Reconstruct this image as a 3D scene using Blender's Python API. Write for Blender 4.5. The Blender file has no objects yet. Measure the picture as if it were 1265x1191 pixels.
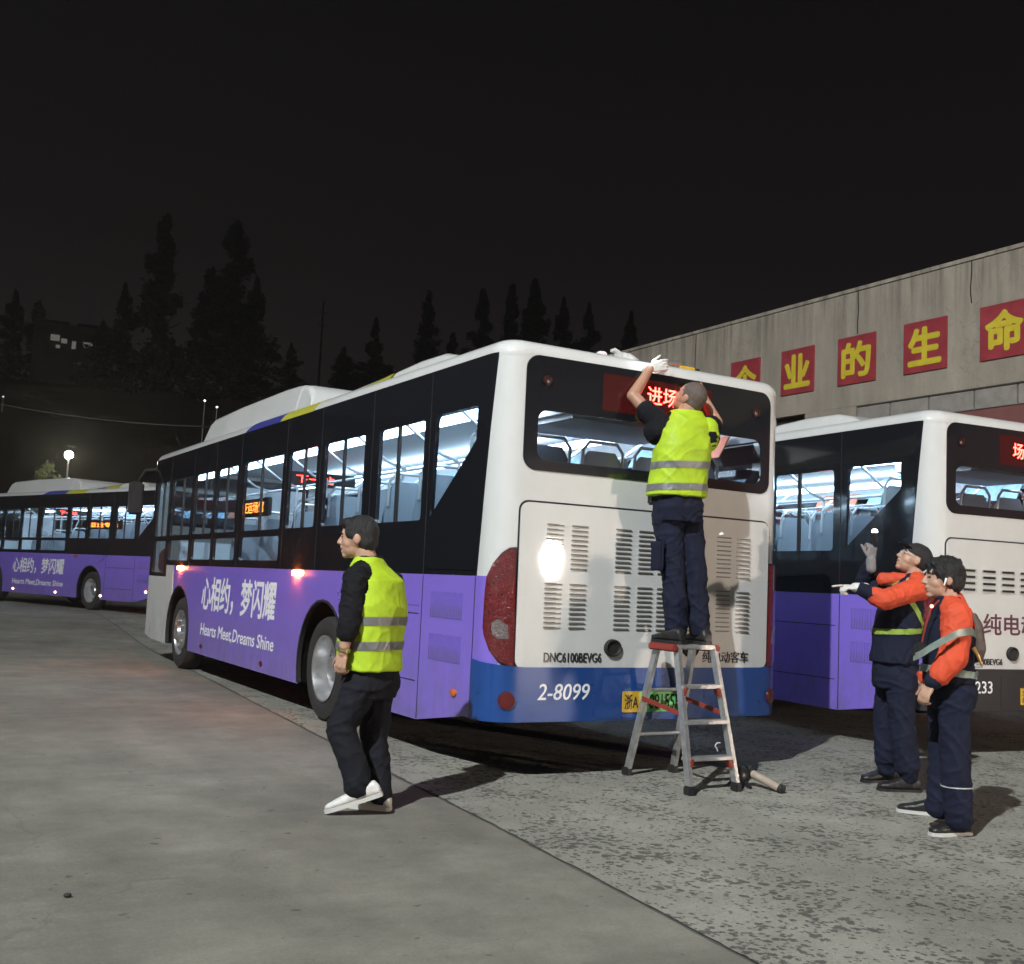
import bpy, bmesh, math, random
import numpy as np
from math import radians as R, sin, cos, pi
from mathutils import Vector, Matrix, noise
from mathutils.geometry import tessellate_polygon

random.seed(7)
sc = bpy.context.scene
col = sc.collection

# ------------------------------------------------------------------ camera
CX, CY, FPX = 632.5, 595.5, 1351.361
YAW, PITCH, ROLL = R(30.16876), R(5.29734), R(2.59162)
POS = Vector((-4.9036, -6.36987, 1.32))
FH = Vector((sin(YAW), cos(YAW), 0)); RH = Vector((cos(YAW), -sin(YAW), 0))
FW = Vector((sin(YAW)*cos(PITCH), cos(YAW)*cos(PITCH), sin(PITCH)))
U0 = RH.cross(FW)
RT = RH*cos(ROLL) + U0*sin(ROLL); UP = U0*cos(ROLL) - RH*sin(ROLL)
cd = bpy.data.cameras.new('camera'); cam = bpy.data.objects.new('camera', cd); col.objects.link(cam)
cam.matrix_world = Matrix(((RT.x, UP.x, -FW.x, POS.x), (RT.y, UP.y, -FW.y, POS.y), (RT.z, UP.z, -FW.z, POS.z), (0, 0, 0, 1)))
cd.sensor_fit = 'HORIZONTAL'; cd.sensor_width = 36; cd.lens = 36*FPX/1265
cd.clip_start = .05; cd.clip_end = 2000
sc.camera = cam

# ------------------------------------------------------------------ world (night sky, town glow near the horizon)
w = bpy.data.worlds.new('World'); sc.world = w; w.use_nodes = True
nt = w.node_tree; nt.nodes.clear()
wo = nt.nodes.new('ShaderNodeOutputWorld'); bg = nt.nodes.new('ShaderNodeBackground')
tc = nt.nodes.new('ShaderNodeTexCoord'); sx = nt.nodes.new('ShaderNodeSeparateXYZ'); rp = nt.nodes.new('ShaderNodeValToRGB')
nt.links.new(tc.outputs['Generated'], sx.inputs[0]); nt.links.new(sx.outputs['Z'], rp.inputs[0])
rp.color_ramp.elements[0].position = 0.0; rp.color_ramp.elements[0].color = (.0225, .0195, .0210, 1)
rp.color_ramp.elements[1].position = 0.55; rp.color_ramp.elements[1].color = (.0020, .0016, .0017, 1)
e = rp.color_ramp.elements.new(.28); e.color = (.0066, .0054, .0055, 1)
nt.links.new(rp.outputs[0], bg.inputs[0]); nt.links.new(bg.outputs[0], wo.inputs[0]); bg.inputs[1].default_value = 1.0
sc.view_settings.view_transform = 'Standard'; sc.view_settings.look = 'None'
sc.view_settings.exposure = 0.0; sc.view_settings.gamma = 1.0
sc.render.engine = 'CYCLES'
sc.cycles.use_denoising = True
sc.cycles.max_bounces = 7; sc.cycles.transparent_max_bounces = 16
sc.cycles.sample_clamp_indirect = 4
sc.cycles.use_adaptive_sampling = True; sc.cycles.adaptive_threshold = .025; sc.cycles.adaptive_min_samples = 24
sc.cycles.volume_bounces = 0; sc.cycles.volume_step_rate = 4
sc.cycles.caustics_reflective = False; sc.cycles.caustics_refractive = False

KEY_POW, WARM_POW = 20500, 620
KEY_POS = Vector((-21.5, -13.6, 21.5))      # floodlight on the high mast beyond the left of the yard
WARM_POS = Vector((7.05, -15.02, 1.91))       # work light on a stand, mirrored in the white engine flap

# ------------------------------------------------------------------ materials
MATS = {}
def mat(name, color=(.5, .5, .5), rough=.5, metal=0, coat=0, emit=None, estr=0, var=0, vscale=6, bump=0, bscale=60, spec=None, grime=False):
    if name in MATS: return MATS[name]
    m = bpy.data.materials.new(name); m.use_nodes = True; n = m.node_tree; b = n.nodes['Principled BSDF']
    b.inputs['Base Color'].default_value = (*color, 1); b.inputs['Roughness'].default_value = rough; b.inputs['Metallic'].default_value = metal
    b.inputs['Coat Weight'].default_value = coat; b.inputs['Coat Roughness'].default_value = .035
    if spec is not None: b.inputs['Specular IOR Level'].default_value = spec
    if emit: b.inputs['Emission Color'].default_value = (*emit, 1); b.inputs['Emission Strength'].default_value = estr
    t = n.nodes.new('ShaderNodeTexCoord')
    if var:
        nz = n.nodes.new('ShaderNodeTexNoise'); nz.inputs['Scale'].default_value = vscale; nz.inputs['Detail'].default_value = 6; nz.inputs['Roughness'].default_value = .65
        n.links.new(t.outputs['Object'], nz.inputs['Vector'])
        mr = n.nodes.new('ShaderNodeMapRange'); mr.inputs[1].default_value = .3; mr.inputs[2].default_value = .7; mr.inputs[3].default_value = 1-var; mr.inputs[4].default_value = 1+var*.6
        n.links.new(nz.outputs[0], mr.inputs[0])
        mx = n.nodes.new('ShaderNodeVectorMath'); mx.operation = 'SCALE'; mx.inputs[0].default_value = color
        n.links.new(mr.outputs[0], mx.inputs['Scale']); n.links.new(mx.outputs[0], b.inputs['Base Color'])
        m2 = n.nodes.new('ShaderNodeMapRange'); m2.inputs[1].default_value = .3; m2.inputs[2].default_value = .7; m2.inputs[3].default_value = rough*.85; m2.inputs[4].default_value = min(1, rough*1.2)
        n.links.new(nz.outputs[0], m2.inputs[0]); n.links.new(m2.outputs[0], b.inputs['Roughness'])
    if bump:
        nb = n.nodes.new('ShaderNodeTexNoise'); nb.inputs['Scale'].default_value = bscale; nb.inputs['Detail'].default_value = 4
        n.links.new(t.outputs['Object'], nb.inputs['Vector'])
        bp = n.nodes.new('ShaderNodeBump'); bp.inputs['Strength'].default_value = bump; bp.inputs['Distance'].default_value = .01
        n.links.new(nb.outputs[0], bp.inputs['Height']); n.links.new(bp.outputs[0], b.inputs['Normal'])
    if grime:
        sp = n.nodes.new('ShaderNodeSeparateXYZ'); n.links.new(t.outputs['Object'], sp.inputs[0])
        hz = n.nodes.new('ShaderNodeMapRange'); hz.inputs[1].default_value = .30; hz.inputs[2].default_value = .95; hz.inputs[3].default_value = .62; hz.inputs[4].default_value = .0; n.links.new(sp.outputs['Z'], hz.inputs[0])
        gm = n.nodes.new('ShaderNodeMapping'); gm.inputs['Scale'].default_value = (1, 1, .45); n.links.new(t.outputs['Object'], gm.inputs[0])
        gn = n.nodes.new('ShaderNodeTexNoise'); gn.inputs['Scale'].default_value = 7; gn.inputs['Detail'].default_value = 8; gn.inputs['Roughness'].default_value = .75; n.links.new(gm.outputs[0], gn.inputs['Vector'])
        gr = n.nodes.new('ShaderNodeMapRange'); gr.inputs[1].default_value = .38; gr.inputs[2].default_value = .72; gr.inputs[3].default_value = .06; gr.inputs[4].default_value = 1.0; n.links.new(gn.outputs[0], gr.inputs[0])
        ad = n.nodes.new('ShaderNodeMath'); ad.operation = 'ADD'; ad.inputs[1].default_value = .07; n.links.new(hz.outputs[0], ad.inputs[0])
        gmul = n.nodes.new('ShaderNodeMath'); gmul.operation = 'MULTIPLY'; gmul.use_clamp = True; n.links.new(ad.outputs[0], gmul.inputs[0]); n.links.new(gr.outputs[0], gmul.inputs[1])
        mc = n.nodes.new('ShaderNodeMix'); mc.data_type = 'RGBA'; mc.inputs['B'].default_value = (.11, .10, .085, 1); n.links.new(gmul.outputs[0], mc.inputs['Factor'])
        n.links.new(b.inputs['Base Color'].links[0].from_socket, mc.inputs['A']); n.links.new(mc.outputs['Result'], b.inputs['Base Color'])
    MATS[name] = m; return m

def glass_mat(name, tint, refl):
    m = bpy.data.materials.new(name); m.use_nodes = True; n = m.node_tree; n.nodes.clear()
    o = n.nodes.new('ShaderNodeOutputMaterial'); mx = n.nodes.new('ShaderNodeMixShader'); tr = n.nodes.new('ShaderNodeBsdfTransparent'); gl = n.nodes.new('ShaderNodeBsdfGlossy')
    lw = n.nodes.new('ShaderNodeLayerWeight'); lw.inputs[0].default_value = .5
    pw = n.nodes.new('ShaderNodeMath'); pw.operation = 'POWER'; pw.inputs[1].default_value = 5; n.links.new(lw.outputs['Facing'], pw.inputs[0])
    ml = n.nodes.new('ShaderNodeMath'); ml.operation = 'MULTIPLY_ADD'; ml.inputs[1].default_value = .9*refl; ml.inputs[2].default_value = .03*refl; n.links.new(pw.outputs[0], ml.inputs[0])
    tr.inputs[0].default_value = (*tint, 1); gl.inputs['Roughness'].default_value = .02
    n.links.new(ml.outputs[0], mx.inputs[0]); n.links.new(tr.outputs[0], mx.inputs[1]); n.links.new(gl.outputs[0], mx.inputs[2]); n.links.new(mx.outputs[0], o.inputs[0])
    MATS[name] = m; return m

GLASS = glass_mat('window_glass', (.80, .88, .92), 1.0)
GLASSR = glass_mat('rear_glass', (.74, .76, .78), 1.0)
WHITE = mat('white_paint', (.62, .62, .60), .38, coat=.8, var=.03, vscale=1.5, spec=.2, grime=True)
PURPLE = mat('purple_paint', (.215, .140, .60), .30, coat=.5, var=.05, vscale=1.2, grime=True)
BLUE = mat('blue_paint', (.010, .055, .225), .30, coat=.5, var=.15, vscale=5)
SHADOWB = mat('bumper_painted_shadow', (.022, .020, .022), .35, coat=.3, var=.1, vscale=2)  # shadow on the second bus's bumper, put into its colour
BAND = mat('black_window_band', (.010, .011, .014), .09, coat=.5)
YELLOWP = mat('yellow_paint', (.52, .50, .06), .3, coat=.5)
ROOFBLUE = mat('roof_blue_paint', (.05, .06, .30), .3, coat=.5)
DARK = mat('dark_rubber', (.012, .012, .012), .7)
GAP = mat('dark_gap', (.008, .008, .009), .9)
TYRE = mat('tyre_rubber', (.022, .021, .020), .85, var=.25, vscale=9, bump=.2, bscale=40)
RIM = mat('rim_steel', (.62, .62, .63), .32, metal=.85, var=.15, vscale=12)
CHAS = mat('chassis_black', (.006, .006, .006), 1, spec=.03)
INWALL = mat('interior_white', (.62, .64, .66), .55)
INFLOOR = mat('interior_floor', (.12, .12, .13), .6)
RAIL = mat('grab_rail', (.75, .76, .78), .25, metal=.3)
SEAT = mat('seat_grey', (.22, .22, .23), .5, var=.15)
SEATB = mat('seat_light', (.30, .33, .38), .5)
TUBE = mat('light_tube', (.9, .9, .9), .5, emit=(.72, .86, 1.0), estr=17)
LEDR = mat('led_red', (.3, .01, .01), .5, emit=(1.0, .035, .024), estr=26)
LEDA = mat('led_amber', (.3, .1, .01), .5, emit=(1.0, .20, .03), estr=10)
AMBER = mat('amber_lit', (.6, .15, .02), .3, emit=(1.0, .19, .022), estr=380)
MARKW = mat('marker_lit', (.6, .3, .2), .3, emit=(1.0, .55, .35), estr=12)
AMBERD = mat('amber_unlit', (.55, .13, .02), .2, coat=.5)
REDD = mat('red_unlit', (.10, .012, .012), .25, coat=.4)
LENS = mat('tail_lens', (.125, .005, .008), .10, coat=1, var=.6, vscale=48, bump=.9, bscale=85)
LENSW = mat('reverse_lens', (.14, .11, .11), .12, coat=.6, var=.4, vscale=60, bump=.8, bscale=80)
TXTW = mat('white_vinyl', (.80, .80, .80), .5)
TXTD = mat('dark_chrome', (.055, .055, .06), .3, metal=.7)
PLY = mat('plate_yellow', (.62, .38, .03), .45, var=.12, vscale=20)
PLG = mat('plate_green', (.16, .55, .15), .45, var=.1, vscale=20)
ALU = mat('ladder_aluminium', (.58, .58, .57), .38, metal=.75, var=.25, vscale=18, bump=.05)
REDP = mat('red_plastic', (.26, .038, .026), .5, var=.2, vscale=20)
ADR = mat('ad_print_orange', (.72, .22, .13), .5, var=.5, vscale=8)
ADB = mat('ad_print_blue', (.36, .58, .74), .5, var=.5, vscale=8)

# ------------------------------------------------------------------ helpers
def link(o, parent=None):
    col.objects.link(o)
    if parent is not None: o.parent = parent
    return o
def thing(name, label, cat, loc=(0, 0, 0), rz=0, group=None):
    o = bpy.data.objects.new(name, None); o.empty_display_size = .2; link(o); o.location = loc; o.rotation_euler = (0, 0, rz)
    return tag(o, label, cat, group)
def tag(o, label, cat, group=None):
    o['label'] = label; o['category'] = cat
    if group: o['group'] = group
    return o
def finish(name, bm, m, parent=None, smooth=True, ang=38, recalc=True):
    if recalc: bmesh.ops.recalc_face_normals(bm, faces=bm.faces)
    me = bpy.data.meshes.new(name); bm.to_mesh(me); bm.free()
    if smooth and len(me.polygons):
        me.polygons.foreach_set('use_smooth', [True]*len(me.polygons)); me.set_sharp_from_angle(angle=R(ang))
    if m is not None: me.materials.append(m)
    o = bpy.data.objects.new(name, me); return link(o, parent)
def share(src, name, parent, loc=None, rot=None, scale=None):
    o = bpy.data.objects.new(name, src.data); link(o, parent)
    if loc is not None: o.location = loc
    if rot is not None: o.rotation_euler = rot
    if scale is not None: o.scale = scale
    return o
def copy_tree(o, parent=None, skip=()):
    c = o.copy(); col.objects.link(c); c.parent = parent
    for ch in list(o.children):
        if ch.name.split('.')[0] in skip or ch.get('only'): continue
        copy_tree(ch, c, skip)
    return c
def box(bm, c, s, rot=None, bev=0):
    r = bmesh.ops.create_cube(bm, size=1); vs = r['verts']
    for v in vs: v.co = Vector((v.co.x*s[0], v.co.y*s[1], v.co.z*s[2]))
    if bev:
        es = list({e for v in vs for e in v.link_edges})
        rr_ = bmesh.ops.bevel(bm, geom=es, offset=bev, segments=2, affect='EDGES'); vs = list({v for f in rr_['faces'] for v in f.verts} | {v for v in vs if v.is_valid})
    if rot is not None:
        for v in vs: v.co = rot @ v.co
    for v in vs: v.co += Vector(c)
    return vs
def frame_of(d):
    d = Vector(d).normalized(); a = Vector((0, 0, 1)) if abs(d.z) < .9 else Vector((1, 0, 0))
    x = a.cross(d).normalized(); return x, d.cross(x), d
def cap(bm, p0, p1, r0, r1, n=14, k=4, flat=1.0, faxis=None):
    p0, p1 = Vector(p0), Vector(p1); d = p1-p0; L = d.length
    x, y, z = frame_of(d if L > 1e-6 else (0, 0, 1))
    if faxis is not None:
        y = Vector(faxis) - z*Vector(faxis).dot(z); y.normalize(); x = y.cross(z)
    prof = [(-r0*cos(a), r0*sin(a)) for a in [pi/2*i/k for i in range(1, k+1)]]
    prof += [(L+r1*sin(a), r1*cos(a)) for a in [pi/2*i/k for i in range(0, k)]]
    rings = [[bm.verts.new(p0+z*h+x*(q*cos(2*pi*j/n))+y*(q*flat*sin(2*pi*j/n))) for j in range(n)] for h, q in prof]
    a = bm.verts.new(p0-z*r0); b = bm.verts.new(p1+z*r1)
    for u, v in zip(rings, rings[1:]):
        for j in range(n): bm.faces.new((u[j], u[(j+1) % n], v[(j+1) % n], v[j]))
    for j in range(n):
        bm.faces.new((a, rings[0][(j+1) % n], rings[0][j])); bm.faces.new((b, rings[-1][j], rings[-1][(j+1) % n]))
def ell(bm, c, rad, ax=None, n=16, k=10):
    c = Vector(c); X, Y, Z = ax if ax else (Vector((1, 0, 0)), Vector((0, 1, 0)), Vector((0, 0, 1)))
    P = lambda t, f: c+X*(rad[0]*sin(t)*cos(f))+Y*(rad[1]*sin(t)*sin(f))+Z*(rad[2]*cos(t))
    rings = [[bm.verts.new(P(pi*i/k, 2*pi*j/n)) for j in range(n)] for i in range(1, k)]
    a = bm.verts.new(P(0, 0)); b = bm.verts.new(P(pi, 0))
    for u, v in zip(rings, rings[1:]):
        for j in range(n): bm.faces.new((u[j], u[(j+1) % n], v[(j+1) % n], v[j]))
    for j in range(n):
        bm.faces.new((a, rings[0][(j+1) % n], rings[0][j])); bm.faces.new((b, rings[-1][j], rings[-1][(j+1) % n]))
def loft(bm, rings, n=24, ex=2.4):
    """rings: (centre, ax1, r1, ax2, r2)"""
    RR = []
    for c, a1, r1, a2, r2 in rings:
        rg = []
        for j in range(n):
            t = 2*pi*j/n; cx_, sy_ = cos(t), sin(t)
            cx_ = math.copysign(abs(cx_)**(2/ex), cx_); sy_ = math.copysign(abs(sy_)**(2/ex), sy_)
            rg.append(bm.verts.new(Vector(c)+Vector(a1)*(r1*cx_)+Vector(a2)*(r2*sy_)))
        RR.append(rg)
    for u, v in zip(RR, RR[1:]):
        for j in range(n): bm.faces.new((u[j], u[(j+1) % n], v[(j+1) % n], v[j]))
    bm.faces.new(RR[0][::-1]); bm.faces.new(RR[-1])
def tube(bm, pts, r, n=8, close=True):
    pts = [Vector(p) for p in pts]; rs = r if isinstance(r, (list, tuple)) else [r]*len(pts)
    rings = []; x = None
    for i, p in enumerate(pts):
        d = (pts[min(i+1, len(pts)-1)]-pts[max(i-1, 0)]).normalized()
        if x is None: x = frame_of(d)[0]
        x = (x-d*x.dot(d)).normalized(); y = d.cross(x)
        rings.append([bm.verts.new(p+x*(rs[i]*cos(2*pi*j/n))+y*(rs[i]*sin(2*pi*j/n))) for j in range(n)])
    for u, v in zip(rings, rings[1:]):
        for j in range(n): bm.faces.new((u[j], u[(j+1) % n], v[(j+1) % n], v[j]))
    if close: bm.faces.new(rings[0][::-1]); bm.faces.new(rings[-1])
def lathe(bm, prof, axis_pt, axis='x', n=40):
    rings = []
    for a, q in prof:
        rg = []
        for j in range(n):
            t = 2*pi*j/n
            p = (a, q*cos(t), q*sin(t)) if axis == 'x' else (q*cos(t), q*sin(t), a)
            rg.append(bm.verts.new(Vector(axis_pt)+Vector(p)))
        rings.append(rg)
    for u, v in zip(rings, rings[1:]):
        for j in range(n): bm.faces.new((u[j], u[(j+1) % n], v[(j+1) % n], v[j]))
    return rings
def rr(u0, v0, u1, v1, r, n=5):
    out = []
    for cx_, cy_, a0 in ((u1-r, v0+r, -90), (u1-r, v1-r, 0), (u0+r, v1-r, 90), (u0+r, v0+r, 180)):
        for i in range(n+1):
            a = R(a0+90*i/n); out.append((cx_+r*cos(a), cy_+r*sin(a)))
    return out
def rect(u0, v0, u1, v1): return [(u0, v0), (u1, v0), (u1, v1), (u0, v1)]
def sheet(name, loops, fn, w0, w1, m, parent, us=(), vs=(), ang=38):
    """flat outline(s) in (u, v) given thickness w0..w1 and bent onto a surface by fn(u, v, w)"""
    tri = tessellate_polygon([[Vector((u, v, 0)) for u, v in l] for l in loops])
    flat = [p for l in loops for p in l]
    bm = bmesh.new(); vv = [bm.verts.new((u, v, w0)) for u, v in flat]
    for t in tri:
        try: bm.faces.new([vv[i] for i in t])
        except ValueError: pass
    bmesh.ops.dissolve_limit(bm, angle_limit=.01, verts=bm.verts, edges=bm.edges)
    for u in us: bmesh.ops.bisect_plane(bm, geom=bm.verts[:]+bm.edges[:]+bm.faces[:], plane_co=(u, 0, 0), plane_no=(1, 0, 0))
    for v in vs: bmesh.ops.bisect_plane(bm, geom=bm.verts[:]+bm.edges[:]+bm.faces[:], plane_co=(0, v, 0), plane_no=(0, 1, 0))
    ex = bmesh.ops.extrude_face_region(bm, geom=bm.faces[:], use_keep_orig=True)
    for g in ex['geom']:
        if isinstance(g, bmesh.types.BMVert): g.co.z = w1
    for v in bm.verts: v.co = fn(*v.co)
    return finish(name, bm, m, parent, ang=ang)
FONT = bpy.data.fonts.load('<builtin>') if not len(bpy.data.fonts) else bpy.data.fonts[0]
def text_mesh(s, size=1.0, offset=0.0, extrude=0.0, shear=0.0, res=3):
    c = bpy.data.curves.new('lettering', 'FONT'); c.body = s; c.size = size; c.offset = offset; c.resolution_u = res; c.shear = shear
    o = bpy.data.objects.new('lettering', c); col.objects.link(o)
    bpy.context.view_layer.update(); dg = bpy.context.evaluated_depsgraph_get()
    me = bpy.data.meshes.new_from_object(o.evaluated_get(dg)); bpy.data.objects.remove(o); bpy.data.curves.remove(c); return me
def lettering(s, fn, u0, v0, u1, v1, w, m, parent, offset=.0, shear=0, thick=.003, us=(), name='lettering'):
    """offset fattens the strokes (fraction of the em) by stacking slightly shifted copies"""
    me = text_mesh(s, 1.0, 0.0, shear=shear)
    co = np.array([v.co[:] for v in me.vertices]); lo, hi = co.min(0), co.max(0); em = (v1-v0)/(hi[1]-lo[1])
    bm = bmesh.new(); d = offset*em
    sh = [(0, 0)] if d == 0 else [(cos(2*pi*k/8)*d, sin(2*pi*k/8)*d) for k in range(8)]+[(0, 0)]
    nv = 0
    for k, (dx, dy) in enumerate(sh):
        bm.from_mesh(me); bm.verts.ensure_lookup_table()
        for v in bm.verts[nv:]:
            v.co = Vector((u0+d+(v.co.x-lo[0])/(hi[0]-lo[0])*(u1-u0-2*d)+dx, v0+d+(v.co.y-lo[1])/(hi[1]-lo[1])*(v1-v0-2*d)+dy, w+thick*(1-.06*k)))
        nv = len(bm.verts)
    bpy.data.meshes.remove(me)
    for u in us: bmesh.ops.bisect_plane(bm, geom=bm.verts[:]+bm.edges[:]+bm.faces[:], plane_co=(u, 0, 0), plane_no=(1, 0, 0))
    ex = bmesh.ops.extrude_face_region(bm, geom=bm.faces[:], use_keep_orig=True)
    for g in ex['geom']:
        if isinstance(g, bmesh.types.BMVert): g.co.z = w
    for v in bm.verts: v.co = fn(*v.co)
    return finish(name, bm, m, parent, smooth=False)
def ray(px, py): return RT*((px-CX)/FPX) - UP*((py-CY)/FPX) + FW
def on_ground(px, py, z=0.0):
    d = ray(px, py); return POS + d*((z-POS.z)/d.z)
def on_dist(px, py, dist):
    d = ray(px, py); return POS + d*(dist/math.hypot(d.x, d.y))

# ------------------------------------------------------------------ ground
def ground_z(x, y):
    t = min(max((y-11)/9, 0), 1); t = t*t*(3-2*t); return .2*t
def ground_mat(name, base, pits):
    m = bpy.data.materials.new(name); m.use_nodes = True; n = m.node_tree; b = n.nodes['Principled BSDF']; L = n.links.new
    t = n.nodes.new('ShaderNodeTexCoord')
    def nz(scale, det=6, ro=.6, stretch=None):
        q = n.nodes.new('ShaderNodeTexNoise'); q.inputs['Scale'].default_value = scale; q.inputs['Detail'].default_value = det; q.inputs['Roughness'].default_value = ro
        if stretch:
            mp = n.nodes.new('ShaderNodeMapping'); mp.inputs['Scale'].default_value = stretch[0]; mp.inputs['Rotation'].default_value = (0, 0, stretch[1]); L(t.outputs['Object'], mp.inputs[0]); L(mp.outputs[0], q.inputs['Vector'])
        else: L(t.outputs['Object'], q.inputs['Vector'])
        return q.outputs[0]
    def mr(x, a, bb, c, d):
        q = n.nodes.new('ShaderNodeMapRange'); q.inputs[1].default_value = a; q.inputs[2].default_value = bb; q.inputs[3].default_value = c; q.inputs[4].default_value = d; L(x, q.inputs[0]); return q.outputs[0]
    def mul(x, y):
        q = n.nodes.new('ShaderNodeMath'); q.operation = 'MULTIPLY'; L(x, q.inputs[0]); L(y, q.inputs[1]); return q.outputs[0]
    big = mr(nz(.35, 4), .35, .65, .82, 1.15); mid = mr(nz(2.3, 8, .7), .3, .7, .80, 1.16); fine = mr(nz(55, 5, .7), .3, .7, .86, 1.12)
    val = mul(mul(big, mid), fine)
    streak = mr(nz(1.6, 5, .6, ((1, .14, 1), R(-20))), .35, .68, .90, 1.06); val = mul(val, streak)
    hgt = nz(120, 4, .7)
    if pits:
        wp = n.nodes.new('ShaderNodeTexNoise'); wp.inputs['Scale'].default_value = 42; wp.inputs['Detail'].default_value = 3; L(t.outputs['Object'], wp.inputs['Vector'])
        ad = n.nodes.new('ShaderNodeVectorMath'); ad.operation = 'MULTIPLY_ADD'; ad.inputs[1].default_value = (.04, .04, 0); L(wp.outputs['Color'], ad.inputs[0]); L(t.outputs['Object'], ad.inputs[2])
        pit = None
        for vs_, lo_d, hi_d in ((18, .14, .62), (36, .20, .74)):           # chipped stone holes, large and small
            dn = n.nodes.new('ShaderNodeTexVoronoi'); dn.feature = 'F1'; dn.inputs['Scale'].default_value = vs_; dn.inputs['Randomness'].default_value = 1
            L(ad.outputs[0], dn.inputs['Vector'])
            rnd = n.nodes.new('ShaderNodeSeparateColor'); L(dn.outputs['Color'], rnd.inputs[0])
            dens = mr(nz(.9 if vs_ == 17 else 1.7, 5, .7), .36, .62, lo_d, hi_d)
            keep = mul(rnd.outputs[0], dens)
            sub = n.nodes.new('ShaderNodeMath'); sub.operation = 'SUBTRACT'; L(keep, sub.inputs[0]); L(dn.outputs['Distance'], sub.inputs[1])
            p_ = mr(sub.outputs[0], -.05, .08, 1.0, 0.0); pit = p_ if pit is None else mul(pit, p_)
        fine2 = mr(nz(210, 2, .8), .3, .7, .70, 1.2)
        val = mul(mul(val, mr(pit, 0, 1, .36, 1.04)), fine2)
        h2 = n.nodes.new('ShaderNodeMath'); h2.operation = 'MULTIPLY_ADD'; L(pit, h2.inputs[0]); h2.inputs[1].default_value = 1.6; L(hgt, h2.inputs[2]); hgt = h2.outputs[0]
    else:
        spot = mr(nz(11, 2, .5), .69, .73, 1.0, .55); val = mul(val, spot)
        smear = mr(nz(2.6, 7, .75, ((.22, 1, 1), R(35))), .36, .66, .91, 1.07); blot = mr(nz(1.4, 9, .85), .36, .64, .84, 1.12); dust = mr(nz(190, 3, .8), .3, .7, .80, 1.16); val = mul(mul(val, smear), mul(blot, dust))
    # hairline cracks and a few oil stains
    ck = n.nodes.new('ShaderNodeTexVoronoi'); ck.feature = 'DISTANCE_TO_EDGE'; ck.inputs['Scale'].default_value = .32
    cw = n.nodes.new('ShaderNodeTexNoise'); cw.inputs['Scale'].default_value = 1.6; cw.inputs['Detail'].default_value = 8; L(t.outputs['Object'], cw.inputs['Vector'])
    ca = n.nodes.new('ShaderNodeVectorMath'); ca.operation = 'MULTIPLY_ADD'; ca.inputs[1].default_value = (.7, .7, 0); L(cw.outputs['Color'], ca.inputs[0]); L(t.outputs['Object'], ca.inputs[2]); L(ca.outputs[0], ck.inputs['Vector'])
    val = mul(val, mr(ck.outputs['Distance'], .0003, .0014, .86, 1.0)); val = mul(val, mr(nz(.75, 3, .5), .66, .74, 1.0, .72))
    cs = n.nodes.new('ShaderNodeVectorMath'); cs.operation = 'SCALE'; cs.inputs[0].default_value = base; L(val, cs.inputs['Scale']); L(cs.outputs[0], b.inputs['Base Color'])
    b.inputs['Roughness'].default_value = .88
    bp = n.nodes.new('ShaderNodeBump'); bp.inputs['Strength'].default_value = .55 if pits else .25; bp.inputs['Distance'].default_value = .012 if pits else .006
    L(hgt, bp.inputs['Height']); L(bp.outputs[0], b.inputs['Normal']); MATS[name] = m; return m
G_ROUGH = ground_mat('worn_aggregate_concrete', (.262, .255, .216), True)
G_SMOOTH = ground_mat('smooth_concrete', (.185, .174, .142), False)
def ground_sheet(name, xs_of, ys, zoff, m):
    bm = bmesh.new(); rows = []
    for y in ys: rows.append([bm.verts.new((x, y, ground_z(x, y)+zoff)) for x in xs_of(y)])
    for a, b in zip(rows, rows[1:]):
        for i in range(len(a)-1): bm.faces.new((a[i], a[i+1], b[i+1], b[i]))
    o = finish(name, bm, m); o['kind'] = 'structure'; return o
YS = [-300, -120, -40, -20, -12, -8]+[-7+.05*i for i in range(0, 240)]+[5+.25*i for i in range(80)]+[26, 32, 45, 80, 160, 300]
def joint_x(y):
    pts = [(-400, -3.5), (-7, -2.35), (-2.94, -2.0), (-.97, -1.83), (.27, -1.75), (8, -1.16), (12.3, -.85), (20, -.3), (60, 2), (400, 20)]
    for (a, xa), (b, xb) in zip(pts, pts[1:]):
        if a <= y <= b: return xa+(xb-xa)*(y-a)/(b-a)
    return -1
rag = lambda y, k: .028*noise.noise((y*1.7, k, 0))+.016*noise.noise((y*7.3, k+5, 0))
ground_sheet('ground', lambda y: [-300, -60, -20, -6, -3, 0, 3, 6, 12, 60, 300], YS, -.004, mat('joint_dirt', (.085, .080, .070), .95, var=.4, vscale=20, bump=.4))
ground_sheet('concrete_apron', lambda y: [-300, -60, -20, -8, joint_x(y)-.35, joint_x(y)-.006-abs(rag(y, 1))*.8], YS, .0, G_SMOOTH)
ground_sheet('aggregate_yard', lambda y: [joint_x(y)+.006+abs(rag(y, 9)), joint_x(y)+.4, 4, 8, 14, 60, 300], YS, .003, G_ROUGH)

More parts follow.
